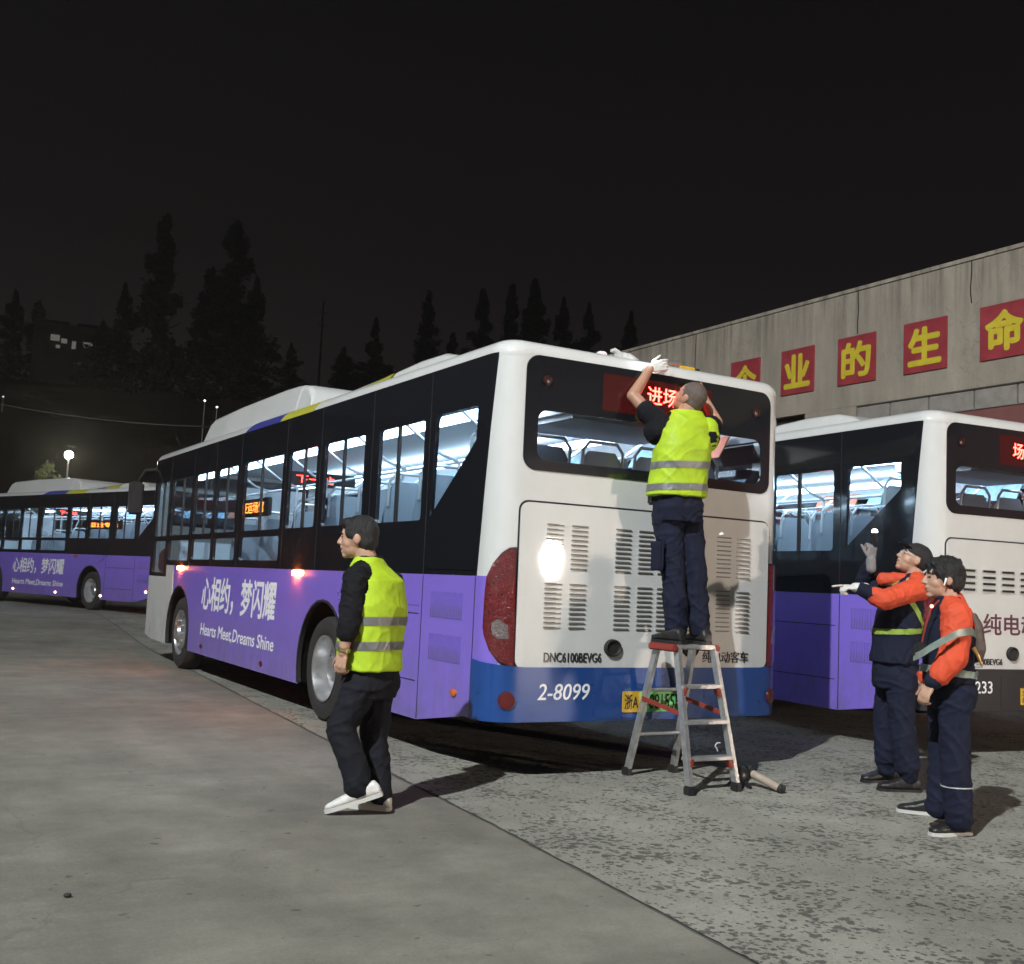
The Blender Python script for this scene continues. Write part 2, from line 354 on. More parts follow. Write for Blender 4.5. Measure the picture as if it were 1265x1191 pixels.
# ------------------------------------------------------------------ bus
HW_, RC = 1.1, .2; A0 = HW_+RC*pi/2
BL = 10.6
def rear_map(s, z, w_):
    a = abs(s); g = -1 if s < 0 else 1
    if a <= HW_: x, y, nx, ny = a, -.028*(1-(a/HW_)**2), .051*a/HW_, -1
    elif a <= A0:
        t = (a-HW_)/RC; x, y, nx, ny = HW_+RC*sin(t), RC*(1-cos(t)), sin(t), -cos(t)
    else: x, y, nx, ny = HW_+RC, RC+a-A0, 1, 0
    return Vector((g*(x+nx*w_), y+ny*w_, z))
def left_map(y, z, w_): return rear_map(-(A0+y-RC), z, w_)
def right_map(y, z, w_): return rear_map(A0+y-RC, z, w_)
def front_map(s, z, w_):
    p = rear_map(s, z, w_); return Vector((-p.x, BL-p.y, p.z))
CORN = [HW_+RC*pi/2*i/8 for i in range(0, 9)]
US_R = sorted([-c for c in CORN]+CORN+[-.8, -.4, 0, .4, .8])
US_S = [RC-RC*pi/2*(1-i/8) for i in range(0, 9)]

def build_bus():
    B = thing('city_bus', '', 'bus')
    # ---- white rear shell with the window hole
    win = rr(-1.09, 2.13, 1.09, 2.87, .07)
    shell = sheet('rear_shell', [rect(-A0-.06, .60, A0+.06, 2.905), win], rear_map, -.02, 0, WHITE, B, us=US_R)
    # rear window: black printed border with a clear part
    fr = sheet('rear_window', [rr(-1.124, 2.10, 1.124, 2.90, .10, 8), rr(-1.02, 2.175, 1.03, 2.52, .07, 8)], rear_map, -.008, .006, BAND, B, us=US_R)
    sheet('pane', [rr(-1.05, 2.14, 1.05, 2.55, .05)], rear_map, -.016, -.009, GLASSR, fr, us=(-.8, -.4, 0, .4, .8))
    for s in (-.962, .962):
        bm = bmesh.new(); lathe(bm, [(.0, .036), (.012, .036), (.018, .026), (.018, .0005)], (0, 0, 0), 'z', 16)
        o = finish('marker_lamp', bm, mat('marker_dull', (.035, .010, .008), .3), fr); o.location = rear_map(s, 2.732, .006); o.rotation_euler = (R(90), 0, 0)
    sheet('led_board', [rr(-.50, 2.575, .50, 2.845, .01)], rear_map, .0058, .0064, mat('led_board_glow', (.012, .006, .006), .15, emit=(1.0, .03, .02), estr=.045), fr, us=(-.25, 0, .25))
    # ---- bumper
    bump = sheet('bumper', [[(-A0-.04, .40), (A0+.04, .40), (A0+.04, .80), (A0-.10, .785), (1.05, .765), (-1.05, .765), (-A0+.10, .785), (-A0-.04, .80)]], rear_map, -.04, .022, BLUE, B, us=US_R)
    sheet('plate_recess', [rr(-.49, .415, .49, .715, .03)], rear_map, .022, .026, BLUE, bump, us=(-.3, 0, .3))
    for s in (-1.17, 1.17):
        bm = bmesh.new(); lathe(bm, [(.0, .058), (.012, .058), (.012, .047), (.016, .045), (.016, .0005)], (0, 0, 0), 'z', 20)
        o = finish('fog_lamp', bm, REDD, bump); o.location = rear_map(s, .545, .022); p = rear_map(s, .545, .1)-rear_map(s, .545, 0)
        o.rotation_euler = p.to_track_quat('Z', 'Y').to_euler()
    # ---- tail lights wrap the corners
    for g in (-1, 1):
        lp = [(1.135, .775), (1.15, 1.555), (1.19, 1.55), (1.235, 1.515), (1.29, 1.44), (1.325, 1.36), (1.335, 1.25), (1.338, 1.02), (1.325, .96), (1.29, .88), (1.235, .81), (1.18, .778)]
        tl = sheet('tail_light', [[(g*s, z) for s, z in lp]], rear_map, .0, .030, LENS, B, us=[g*c for c in CORN])
        big = []
        cs, cz = 1.23, 1.165
        for s, z in lp: big.append((g*(cs+(s-cs)*1.10), cz+(z-cz)*1.03))
        sheet('housing', [big], rear_map, -.01, .012, GAP, tl, us=[g*c for c in CORN])
        sheet('reverse_lamp', [[(g*s, z) for s, z in ((1.17, .95), (1.18, 1.04), (1.24, 1.08), (1.28, 1.05), (1.27, .98), (1.24, .95))]], rear_map, .02, .034, LENSW, tl, us=[g*c for c in CORN])
    # ---- engine flap of the first kind: louvred
    gapo = sheet('panel_gap', [rr(-1.136, .742, 1.136, 1.892, .07)], rear_map, .0, .004, GAP, B, us=US_R)
    ep = sheet('engine_flap', [rr(-1.124, .757, 1.124, 1.878, .06)], rear_map, .002, .016, WHITE, B, us=US_R)
    slot = None
    for gx in (-.92, -.721, -.352, -.153, .022, .221, .591, .79):
        for z0 in (1.03, 1.435):
            for k in range(10):
                z = z0+.033*k+.005; s = gx+.065; loc = rear_map(s, z, .0162)
                if slot is None:
                    bm = bmesh.new()
                    vs_ = [bm.verts.new(p) for p in ((-.067, .0005, -.006), (.067, .0005, -.006), (.067, -.011, .0), (-.067, -.011, .0), (.067, .0005, .006), (-.067, .0005, .006), (.060, -.003, .010), (-.060, -.003, .010))]
                    for f in ((0, 1, 2, 3), (0, 3, 5), (1, 4, 2)): bm.faces.new([vs_[i] for i in f])
                    slot = finish('louvre_slot', bm, WHITE, ep, smooth=False); bm = bmesh.new()
                    bm2 = bmesh.new(); bm2.from_mesh(slot.data)
                    f0 = len(bm2.faces); q = [bm2.verts.new(p) for p in ((-.066, -.0008, -.005), (.066, -.0008, -.005), (.066, -.0008, .0045), (-.066, -.0008, .0045))]
                    fa = bm2.faces.new(q); fa.material_index = 1; bm2.normal_update()
                    q = [bm2.verts.new(p) for p in ((-.064, .0, .0045), (.064, .0, .0045), (.067, -.011, .0012), (-.067, -.011, .0012))]
                    bm2.to_mesh(slot.data); slot.data.materials.append(mat('slot_shade', (.16, .16, .155), .8))
                    slot.location = loc; o = slot
                else: o = share(slot, 'louvre_slot', ep, loc)
                o['only'] = 1
    for s in (-.351, .351):
        bm = bmesh.new(); lathe(bm, [(.0, .072), (.02, .070), (.026, .06), (.012, .05), (.010, .0005)], (0, 0, 0), 'z', 24)
        for v in bm.verts: v.co.y *= .86
        o = finish('charge_port', bm, DARK, ep); o.location = rear_map(s, .901, .016); o.rotation_euler = (R(90), 0, 0)
    o = lettering('DNC6100BEVG6', rear_map, -.905, .80, -.44, .865, .016, TXTD, ep, offset=.009, thick=.005); o['only'] = 1
    o = lettering('纯电动客车', rear_map, .47, .80, .93, .885, .016, TXTD, ep, offset=.008, thick=.005); o['only'] = 1
    o = lettering('2-8099', rear_map, -.945, .545, -.53, .655, .0225, TXTW, bump, offset=.004, shear=.18, us=(-.8, -.6)); o['only'] = 1
    plate(bump, '浙A', 'D08155F')
    o = lettering('进场', lambda u, v, w_: rear_map(u, v, w_), -.112, 2.668, .165, 2.80, .0065, LEDR, fr, offset=.005, thick=.002, name='led_text'); o['only'] = 1
    # ---- sides (left and right alike)
    WIN = [('p', [(.345, 2.555), (.965, 2.555), (1.0, 2.52), (1.028, 1.79), (.345, 2.31)], None, None),
           ('r', 1.19, 1.77, 2.06, 2.545, 1.69), ('r', 2.37, 1.77, 3.33, 2.545, 2.87), ('r', 3.535, 1.77, 4.34, 2.545, 3.90),
           ('r', 4.53, 1.77, 5.87, 2.545, 5.26), ('r', 6.15, 1.77, 7.0, 2.545, 6.60), ('r', 7.16, 1.77, 8.05, 2.545, 7.58),
           ('r', 8.22, 1.77, 9.30, 2.545, 8.72), ('r', 9.50, 1.77, 10.22, 2.545, 9.86),
           ('r', 4.53, 1.445, 5.90, 1.698, None), ('r', 6.10, 1.445, 7.0, 1.698, None), ('r', 7.13, 1.445, 8.05, 1.698, None), ('r', 8.22, 1.43, 9.30, 1.70, None), ('r', 9.50, 1.25, 10.22, 1.70, None)]
    YC = 3.15; YF = 8.50; AR = .60
    def arch(yc, z0=.283):
        zc = .50; a0 = math.asin((zc-z0)/AR); n_ = 18
        return [(yc+AR*cos(pi+a0-(pi+2*a0)*i/n_)*-1*-1, zc+AR*sin(pi+a0-(pi+2*a0)*i/n_)) for i in range(n_+1)]
    for g, mp in ((-1, left_map), (1, right_map)):
        holes = []
        for k in WIN:
            holes.append(k[1] if k[0] == 'p' else rr(k[1], k[2], k[3], k[4], .035, 3))
        band = sheet('window_band', [[(.25, 1.363), (9.35, 1.363), (9.35, 1.20), (10.40, 1.20), (10.40, 2.903), (.11, 2.903)]]+holes, mp, -.030, .004, BAND, B, us=US_S+[2, 4, 6, 8])
        for k, h in zip(WIN, holes):
            wd = sheet('side_window', [h], mp, -.020, -.014, GLASS, B)
            if k[0] == 'r' and k[5]: sheet('divider_bar', [rect(k[5]-.018, k[2], k[5]+.018, k[4])], mp, -.026, -.004, DARK, wd)
        for yy in (1.09, 2.20, 3.43, 4.43, 6.02, 7.08, 8.13, 9.40): sheet('band_seam', [rect(yy-.005, 1.37, yy+.005, 2.895)], mp, .004, .0055, GAP, band)
        sheet('band_flap', [rr(.28, 1.40, 1.06, 1.615, .02)], mp, .004, .009, BAND, band)
        # purple skirt with wheel arches; it rises slightly behind the rear wheel
        arR = arch(YC)[::1]; arF = arch(YF)
        outl = [(.10, .41), (.30, .405), (1.09, .285)]+sorted(arR, key=lambda p: 0) + [(7.0, .283)]+arF[:1]
        low = [(.02, .405), (.35, .400), (1.09, .285)]+arR+[(YF-AR, .283)]
        low = low+[(YF-AR+.0, .5)]+[p for p in arF if p[1] > .5 and p[0] <= 8.93]+[(8.93, 1.363), (.02, 1.363)]
        seen = []
        for p in low:
            if not seen or (abs(p[0]-seen[-1][0])+abs(p[1]-seen[-1][1])) > 1e-5: seen.append(p)
        skirt = sheet('purple_skirt', [seen], mp, -.015, .002, PURPLE, B, us=US_S)
        af = [p for p in arF if p[0] > 8.93]
        fq = sheet('front_quarter', [[(8.935, 1.363)]+[(8.935, arch_z(8.935, YF, AR))]+af+[(10.0, .30), (10.40, .34), (10.40, 1.195), (9.34, 1.195), (9.34, 1.363)]], mp, -.015, .002, WHITE, B, us=())
        for yy, z0, z1 in ((1.088, .29, 1.355), (.265, .405, 1.355), (2.42, .285, 1.355)): sheet('panel_seam', [rect(yy-.005, z0, yy+.005, z1)], mp, .002, .0032, GAP, skirt)
        sheet('flap_handle', [rr(1.13, 1.125, 1.42, 1.165, .01)], mp, .002, .006, PURPLE, skirt)
        sheet('flap_seam', [rect(1.14, 1.06, 2.38, 1.068)], mp, .002, .0032, GAP, skirt); sheet('flap_seam', [rect(1.14, .56, 2.38, .568)], mp, .002, .0032, GAP, skirt)
        # vertical vent slots
        vs0 = None
        for z0 in (1.05, .745):
            for k in range(15):
                y = .44+.034*k
                if vs0 is None or True:
                    o = None
                    if g == -1 and vs0 is not None: o = share(vs0, 'vent_slot', skirt, mp(y, z0+.095, .002))
                    elif g == -1:
                        bm = bmesh.new(); box(bm, (0, 0, 0), (.006, .010, .185)); box(bm, (-.0035, .0095, 0), (.009, .008, .185))
                        vs0 = finish('vent_slot', bm, PURPLE, skirt, smooth=False); vs0.location = mp(y, z0+.095, .002)
        # lamps and reflectors
        for yy, zz, mt in ((.503, .543, AMBERD), (7.23, .383, REDD), (4.84, .374, REDD), (2.55, .374, REDD)):
            bm = bmesh.new(); lathe(bm, [(.0, .034), (.010, .034), (.016, .024), (.017, .0005)], (0, 0, 0), 'z', 14)
            o = finish('side_reflector', bm, mt, skirt); o.location = mp(yy, zz, .002); o.rotation_euler = (0, g*R(90), 0); o.scale = (.8, 1.3, 1)
        for yy in (3.89, 8.53):
            o = sheet('side_marker_lamp', [rr(yy-.085, 1.305, yy+.085, 1.352, .02)], mp, .002, .028, AMBER if g < 0 else AMBERD, skirt)
        lettering('心相约，梦闪耀', lambda u, v, w_: mp((7.36-u) if g < 0 else (4.49+u), v, w_), 0, .815, 2.87, 1.235, .0022, TXTW, skirt, offset=.020, shear=.10, thick=.0012)
        lettering('Hearts Meet,Dreams Shine', lambda u, v, w_: mp((7.32-u) if g < 0 else (4.48+u), v, w_), 0, .50, 2.84, .668, .0022, TXTW, skirt, offset=.012, shear=.12, thick=.0012)
        # wheels
        for yc, rear in ((YC, True), (YF, False)):
            wheel(B, g, yc, rear)
            bm = bmesh.new(); n_ = 16; pts = []
            for i in range(n_+1):
                t = -.35+(pi+.7)*i/n_; pts.append((yc+.60*cos(t), .50+.60*sin(t)))
            for (a, b), (c, d) in zip(pts, pts[1:]):
                bm.faces.new([bm.verts.new((g*x, p, q)) for x, p, q in ((1.29, a, b), (1.29, c, d), (.65, c, d), (.65, a, b))])
            finish('wheel_well', bm, CHAS, B, recalc=False)
            sheet('arch_lip', [[(p, q) for p, q in pts]+[(yc+(p-yc)*.965, .5+(q-.5)*.965) for p, q in pts[::-1]]], mp, -.03, .012, DARK, B)
        # grab rail, ceiling tube, poles, seats on this side
        bm = bmesh.new(); box(bm, (g*.80, 5.2, 2.66), (.11, 9.6, .05)); finish('light_tube', bm, TUBE, B, smooth=False)
        bm = bmesh.new(); tube(bm, [(g*.42, .9, 2.38), (g*.42, 9.2, 2.38)], .017)
        finish('grab_rail', bm, RAIL, B)
        for yy in (1.25, 2.3, 3.4, 4.4, 5.5, 6.6, 7.7):
            bm = bmesh.new(); tube(bm, [(g*.42, yy, 2.38), (g*.62, yy, 2.44), (g*1.0, yy+.02, 2.70)], .015); finish('rail_bracket', bm, RAIL, B)
            bm = bmesh.new()
            if yy in (2.3, 4.4, 6.6): tube(bm, [(g*.42, yy, 2.38), (g*.42, yy, 1.4), (g*.45, yy, .95)], .017)
            else: tube(bm, [(g*.44, yy, 2.38), (g*.50, yy+.10, 2.12), (g*.50, yy+.28, 1.85), (g*.50, yy+.30, 1.45)], .015)
            finish('pole', bm, RAIL, B)
        sheet('inner_coving', [rect(.25, 2.56, 10.3, 2.86)], mp, -.06, -.034, INWALL, B)
        for q, (ya, yb, mt) in enumerate(() if g < 0 else ((.5, .98, ADR), (1.05, 1.75, ADB), (2.5, 3.2, ADB), (3.4, 4.1, ADR), (5.2, 5.9, ADB))):
            bm = bmesh.new(); box(bm, (g*1.10, (ya+yb)/2, 2.52), (.012, yb-ya, .22), Matrix.Rotation(g*R(-24), 3, 'Y') if False else None)
            rotm = Matrix.Rotation(g*R(30), 4, 'Y'); c0 = Vector((g*1.10, 0, 2.52))
            for v in bm.verts: v.co = c0+rotm.to_3x3() @ (v.co-c0)
            finish('ad_panel', bm, mt, B, smooth=False)
    # seats
    bm = bmesh.new()
    loft(bm, [((0, .0, .0), (1, 0, 0), .20, (0, 1, 0), .21), ((0, 0, .07), (1, 0, 0), .215, (0, 1, 0), .225), ((0, 0, .10), (1, 0, 0), .19, (0, 1, 0), .20)], 20, 4)
    seat0 = finish('seat', bm, SEAT, B)
    bm = bmesh.new()
    loft(bm, [((0, -.20, .06), (1, 0, 0), .20, (0, 1, 0), .035), ((0, -.23, .35), (1, 0, 0), .215, (0, 1, 0), .04), ((0, -.26, .58), (1, 0, 0), .19, (0, 1, 0), .032), ((0, -.27, .66), (1, 0, 0), .13, (0, 1, 0), .02)], 20, 3)
    back0 = finish('backrest', bm, SEATB, seat0)
    bm = bmesh.new(); tube(bm, [(-.19, -.27, .45), (-.19, -.29, .66), (-.13, -.29, .73), (.13, -.29, .73), (.19, -.29, .66), (.19, -.27, .45)], .014)
    hand0 = finish('handle', bm, RAIL, seat0)
    bm = bmesh.new(); box(bm, (0, .05, -.20), (.08, .22, .42)); leg0 = finish('pedestal', bm, INWALL, seat0)
    spots = []
    for y, zf in ((1.75, 1.50), (2.35, 1.47), (3.0, 1.44), (3.75, 1.42), (4.7, 1.30), (5.7, 1.25), (6.8, 1.22)):
        for x in (-1.0, -.62, .62, 1.0): spots.append((x, y, zf))
    for x in (-.98, -.5, 0, .5, .98): spots.append((x, .95, 1.72))
    for i, p in enumerate(spots):
        s = seat0 if i == 0 else copy_tree(seat0, B)
        s.location = p
    # floors and body core
    bm = bmesh.new(); box(bm, (0, 5.3, .92), (1.27, 10.2, .06)); box(bm, (0, 2.1, 1.05), (1.26, 3.9, .20)); box(bm, (0, .42, 1.25), (2.5, .6, .3)); box(bm, (-.945, 5.3, 1.14), (.62, 10.2, .04)); box(bm, (.945, 5.3, 1.14), (.62, 10.2, .04)); finish('floor', bm, INFLOOR, B, smooth=False)
    bm = bmesh.new(); box(bm, (0, 5.3, .60), (2.2, 10.0, .5)); box(bm, (0, 3.15, .5), (1.3, .18, .18)); box(bm, (0, 8.5, .5), (1.5, .14, .14)); finish('chassis', bm, CHAS, B, smooth=False)
    bm = bmesh.new(); box(bm, (0, 5.3, 2.80), (2.4, 10.1, .04)); finish('ceiling', bm, INWALL, B, smooth=False)
    bm = bmesh.new(); box(bm, (0, 8.9, 1.75), (1.0, .05, 1.5)); box(bm, (-.6, 9.3, 1.3), (1.1, .05, .8)); finish('driver_partition', bm, INWALL, B, smooth=False)
    bm = bmesh.new(); box(bm, (0, .62, 2.64), (1.3, .95, .22), bev=.04); finish('rear_duct', bm, mat('duct_grey', (.75, .76, .78), .6), B)
    # inside route display in the left window
    bm = bmesh.new(); box(bm, (-1.21, 5.80, 2.035), (.05, 1.25, .20), bev=.008); rb = finish('route_display', bm, DARK, B)
    rb['only'] = 1
    lettering('往亚运场馆', lambda u, v, w_: Vector((-1.2355-w_, 6.30-u, v)), 0, 1.975, .98, 2.10, 0, LEDA, rb, offset=.004, thick=.001, name='led_text')
    # inner LED panel above the aisle
    bm = bmesh.new(); box(bm, (0, 6.9, 2.52), (.9, .06, .18), bev=.01); dp = finish('aisle_display', bm, DARK, B)
    lettering('下一站', lambda u, v, w_: Vector((-.35+u, 6.868-w_, v)), 0, 2.47, .5, 2.57, 0, LEDR, dp, offset=.004, thick=.001, name='led_text')
    # ---- front
    fh = rr(-1.15, 1.25, 1.15, 2.75, .1)
    sheet('front_shell', [rect(-A0-.02, .34, A0+.02, 2.905), fh], front_map, -.02, 0, WHITE, B, us=US_R)
    sheet('windscreen', [rr(-1.18, 1.22, 1.18, 2.78, .12)], front_map, -.012, -.004, GLASS, B, us=US_R)
    for g in (-1, 1):
        bm = bmesh.new(); tube(bm, [(g*1.18, 10.45, 2.80), (g*1.40, 10.72, 2.78), (g*1.48, 10.78, 2.62)], .025)
        a = finish('mirror_arm', bm, DARK, B)
        bm = bmesh.new(); box(bm, (g*1.50, 10.80, 2.35), (.22, .10, .50), bev=.03); finish('mirror', bm, DARK, a)
    # ---- roof
    def outline(ins):
        pts = []
        for cx_, cy_, a0, r_ in ((1.1, .2, -90, .2), (1.0, BL-.3, 0, .3), (-1.0, BL-.3, 90, .3), (-1.1, .2, 180, .2)):
            for i in range(9):
                a = R(a0+90*i/8); pts.append((cx_+(r_-ins)*cos(a), cy_+(r_-ins)*sin(a)))
        return pts
    bm = bmesh.new(); rings = []
    for f in range(7):
        t = pi/2*f/6; ins = -.004+.13*(1-cos(t)); rings.append([bm.verts.new((x, y, 2.897+.115*sin(t))) for x, y in outline(ins)])
    rings.insert(0, [bm.verts.new((x, y, 2.86)) for x, y in outline(.004)])
    n_ = len(rings[0])
    for a, b in zip(rings, rings[1:]):
        for i in range(n_): bm.faces.new((a[i], a[(i+1) % n_], b[(i+1) % n_], b[i]))
    bm.faces.new(rings[-1])
    roof = finish('roof', bm, WHITE, B, ang=60)
    # coloured stripes along the roof edge (left and right)
    def edge_map(g):
        def f(u, v, w_):        # u along y, v angle round the roof edge
            t = v; return Vector((g*(1.304+w_-(.13)*(1-cos(t))), u, 2.897+(.115+w_)*sin(t)))
        return f
    vs_ = [pi/2*i/8 for i in range(1, 8)]
    for g in (-1, 1):
        sheet('blue_stripe', [[(4.72, 0.02), (5.95, 0.02), (5.45, pi/2), (4.45, pi/2)]], edge_map(g), .0, .003, ROOFBLUE, roof, vs=vs_)
        sheet('yellow_stripe', [[(3.72, 0.02), (4.71, 0.02), (4.44, pi/2), (3.45, pi/2)]], edge_map(g), .0, .003, YELLOWP, roof, vs=vs_)
    def pod(name, x0, prof, m, inset=.06, parent=B):
        """prof: list of (y, z_top); body from the roof up, sides leaning in"""
        bm = bmesh.new(); rows = []
        for y, z in prof:
            z0 = 2.99; h = z-z0; r_ = min(.07, max(h, .001)*.6); pts = [(-x0, z0)]
            for i in range(5):
                a = R(180-90*i/4); pts.append((-x0+inset*h/.3+r_+r_*cos(a), z-r_+r_*sin(a)))
            pts = pts+[(-p, q) for p, q in pts[::-1]]
            rows.append([bm.verts.new((p, y, q)) for p, q in pts])
        for a, b in zip(rows, rows[1:]):
            for i in range(len(a)-1): bm.faces.new((a[i], a[i+1], b[i+1], b[i]))
        bm.faces.new(rows[0]); bm.faces.new(rows[-1][::-1])
        return finish(name, bm, m, parent, ang=35)
    pa = pod('battery_pod', 1.16, [(8.42, 3.02), (8.38, 3.18), (8.30, 3.29), (8.15, 3.335), (7.0, 3.36), (5.35, 3.36), (4.9, 3.345), (4.75, 3.33)], WHITE)
    pod('pod_cover', 1.15, [(4.74, 3.325), (4.55, 3.30), (4.38, 3.20), (4.28, 3.02)], WHITE)
    bm = bmesh.new()
    pb = pod('roof_fairing', 1.13, [(4.3, 3.005), (3.9, 3.06), (3.3, 3.09), (2.6, 3.12), (1.9, 3.16), (1.45, 3.15), (1.2, 3.09), (1.0, 3.005)], WHITE, inset=.12)
    for (ya, yb, mt, nm) in ((3.05, 3.85, ROOFBLUE, 'blue_stripe'), (2.35, 3.02, YELLOWP, 'yellow_stripe')):
        def top(y):
            pr_ = [(4.3, 3.005), (3.9, 3.06), (3.3, 3.09), (2.6, 3.12), (1.9, 3.16)]
            for (a, za), (b, zb) in zip(pr_, pr_[1:]):
                if b <= y <= a: return za+(zb-za)*(y-a)/(b-a)
            return 3.1
        bm = bmesh.new(); rows = []
        for i in range(7):
            y = ya+(yb-ya)*i/6; zt = top(y)+.006; sk = .35
            rows.append([bm.verts.new((x, y+dy, z)) for x, z, dy in ((-1.137, 2.995, sk*.3), (-1.07, zt-.03, 0), (-1.0, zt, -.05), (1.0, zt, -.05), (1.07, zt-.03, 0), (1.137, 2.995, sk*.3))])
        for a, b in zip(rows, rows[1:]):
            for i in range(5): bm.faces.new((a[i], a[i+1], b[i+1], b[i]))
        finish(nm, bm, mt, pb)
    pod('vent_hatch', .5, [(9.35, 3.03), (9.30, 3.09), (8.9, 3.10), (8.85, 3.03)], WHITE)
    return B
def arch_z(y, yc, ar): return .50+math.sqrt(max(0, ar*ar-(y-yc)**2))
def plate(parent, a, b):
    p = sheet('licence_plate', [rr(-.255, .455, -.105, .600, .008)], rear_map, .026, .033, PLY, parent)
    sheet('plate_field', [rr(-.105, .455, .265, .600, .008)], rear_map, .026, .033, PLG, p)
    lettering(a, rear_map, -.24, .475, -.12, .58, .033, GAP, p, offset=.006, thick=.002)
    lettering(b, rear_map, -.09, .475, .25, .58, .033, GAP, p, offset=.004, thick=.002)
WH = {}
def wheel(B, g, yc, rear):
    key = (g, rear)
    W = bpy.data.objects.new('wheel', None); link(W, B); W.location = (g*1.27, yc, .475); W.empty_display_size = .1
    bm = bmesh.new()
    lathe(bm, [(-g*.27, .30), (-g*.27, .43), (-g*.23, .468), (-g*.13, .475), (-g*.05, .470), (-g*.012, .445), (0, .38), (-g*.01, .315), (-g*.03, .29)], (0, 0, 0), 'x', 44)
    finish('tyre', bm, TYRE, W)
    bm = bmesh.new()
    if rear: pr_ = [(-g*.03, .295), (-g*.006, .300), (-g*.008, .285), (-g*.06, .268), (-g*.15, .255), (-g*.17, .20), (-g*.165, .14), (-g*.10, .12), (-g*.075, .10), (-g*.07, .0005)]
    else: pr_ = [(-g*.03, .295), (-g*.006, .300), (-g*.008, .285), (-g*.05, .268), (-g*.035, .22), (g*.005, .17), (g*.01, .12), (g*.045, .10), (g*.05, .0005)]
    lathe(bm, pr_, (0, 0, 0), 'x', 44); rim = finish('rim', bm, RIM, W)
    bm = bmesh.new(); lathe(bm, [(-.012, .016), (.012, .016), (.016, .010), (.016, .0005)], (0, 0, 0), 'x', 8); nut = finish('wheel_nut', bm, RIM, rim)
    for k in range(10):
        t = 2*pi*k/10; loc = (-g*.162 if rear else g*.0, .167*cos(t), .167*sin(t))
        if k == 0: nut.location = loc
        else: share(nut, 'wheel_nut', rim, loc)
    bm = bmesh.new()
    for k in range(8):
        t = 2*pi*(k+.5)/8; x = -g*.153 if rear else -g*.030; r_ = .226
        lp = [Vector((x, r_*cos(t)+.024*cos(a), r_*sin(t)+.024*sin(a))) for a in [2*pi*j/10 for j in range(10)]]
        bm.faces.new([bm.verts.new(p) for p in lp])
    finish('hand_holes', bm, GAP, rim)

bus1 = build_bus()
bus1['label'] = 'white and purple city bus with a man on a stepladder working at its rear window'
bus1['group'] = 'purple city buses parked in the yard'
# second bus, different engine flap
bus2 = copy_tree(bus1, None)
bus2.location = (4.22, -.18, 0); bus2.rotation_euler = (0, 0, R(-4.04))
bus2['label'] = 'purple and white bus with fleet number 2-8233 and bumper coloured as in shadow beside the concrete building'
bus3 = copy_tree(bus1, None)
bus3.location = (2.054, 19.694, .2); bus3.rotation_euler = (0, 0, R(18.51))
bus3['label'] = 'far purple bus with lit lower side markers, parked in front of the glowing street lamp'
def child(B, nm): return [c for c in B.children if c.name.split('.')[0] == nm]
b2bump = child(bus2, 'bumper')[0]; b2flap = child(bus2, 'engine_flap')[0]; b2win = child(bus2, 'rear_window')[0]
for o in [b2bump]+[c for c in b2bump.children if c.name.split('.')[0] == 'plate_recess']:
    o.data = o.data.copy(); o.data.materials[0] = SHADOWB  # bumper darkened by colour in place of the shadow on it
for c in list(b2flap.children):
    if c.name.startswith('charge_port') and c.location.x > 0: bpy.data.objects.remove(c)
slot = None
for k in range(-5, 5):
    for r_ in range(4):
        x0 = -.955+.232*(k+5); z = 1.432+.055*r_
        loc = rear_map(x0+.088, z+.015, .0165)
        if slot is None:
            slot = sheet('louvre_slot', [rr(-.088, -.016, .088, .016, .012, 3), rr(-.082, -.010, .082, .010, .009, 3)], lambda u, v, w_: Vector((u, -w_, v)), 0, .008, WHITE, b2flap)
            bk = sheet('slot_opening', [rr(-.086, -.013, .086, .013, .010, 3)], lambda u, v, w_: Vector((u, -w_, v)), .0, .0022, GAP, b2flap)
            me = slot.data; bm = bmesh.new(); bm.from_mesh(me); nf = len(bm.faces); bm.from_mesh(bk.data)
            bm.faces.ensure_lookup_table()
            for f in bm.faces[nf:]: f.material_index = 1
            bm.to_mesh(me); bm.free(); me.materials.append(GAP); bpy.data.objects.remove(bk); slot.location = loc
        else: share(slot, 'louvre_slot', b2flap, loc)
MAROON = mat('maroon_vinyl', (.10, .03, .05), .4)
lettering('纯电动', rear_map, -.70, 1.06, -.02, 1.245, .016, MAROON, b2flap, offset=.014, us=(-.5, -.25))
lettering('DNC6100BEVG6', rear_map, -.93, .80, -.47, .855, .016, TXTD, b2flap, offset=.009, thick=.005)
lettering('2-8233', rear_map, -.985, .555, -.595, .66, .0225, TXTW, b2bump, offset=.004, us=(-.8,))
lettering('场馆', rear_map, -.33, 2.645, -.04, 2.785, .0065, LEDR, b2win, offset=.005, thick=.002, name='led_text')
# third bus: its lower side markers are lit
for sk in child(bus3, 'purple_skirt'):
    for c in sk.children:
        if c.name.startswith('side_reflector'): c.data = c.data.copy(); c.data.materials[0] = MARKW
        if c.name.startswith('side_marker_lamp'): c.data = c.data.copy(); c.data.materials[0] = AMBERD
bm = bmesh.new(); box(bm, (-1.21, 2.75, 2.10), (.05, 1.6, .20), bev=.008); rb = finish('route_display', bm, DARK, bus3)
lettering('亚运专线', lambda u, v, w_: Vector((-1.2355-w_, 3.45-u, v)), 0, 2.045, 1.35, 2.16, 0, LEDA, rb, offset=.004, thick=.001, name='led_text')
for sk in child(bus2, 'purple_skirt'):
    for c in sk.children:
        if c.name.startswith('side_marker_lamp'): c.data = c.data.copy(); c.data.materials[0] = AMBERD
for B in (bus1, bus2, bus3):
    for o in B.children_recursive:
        if 'only' in o: del o['only']
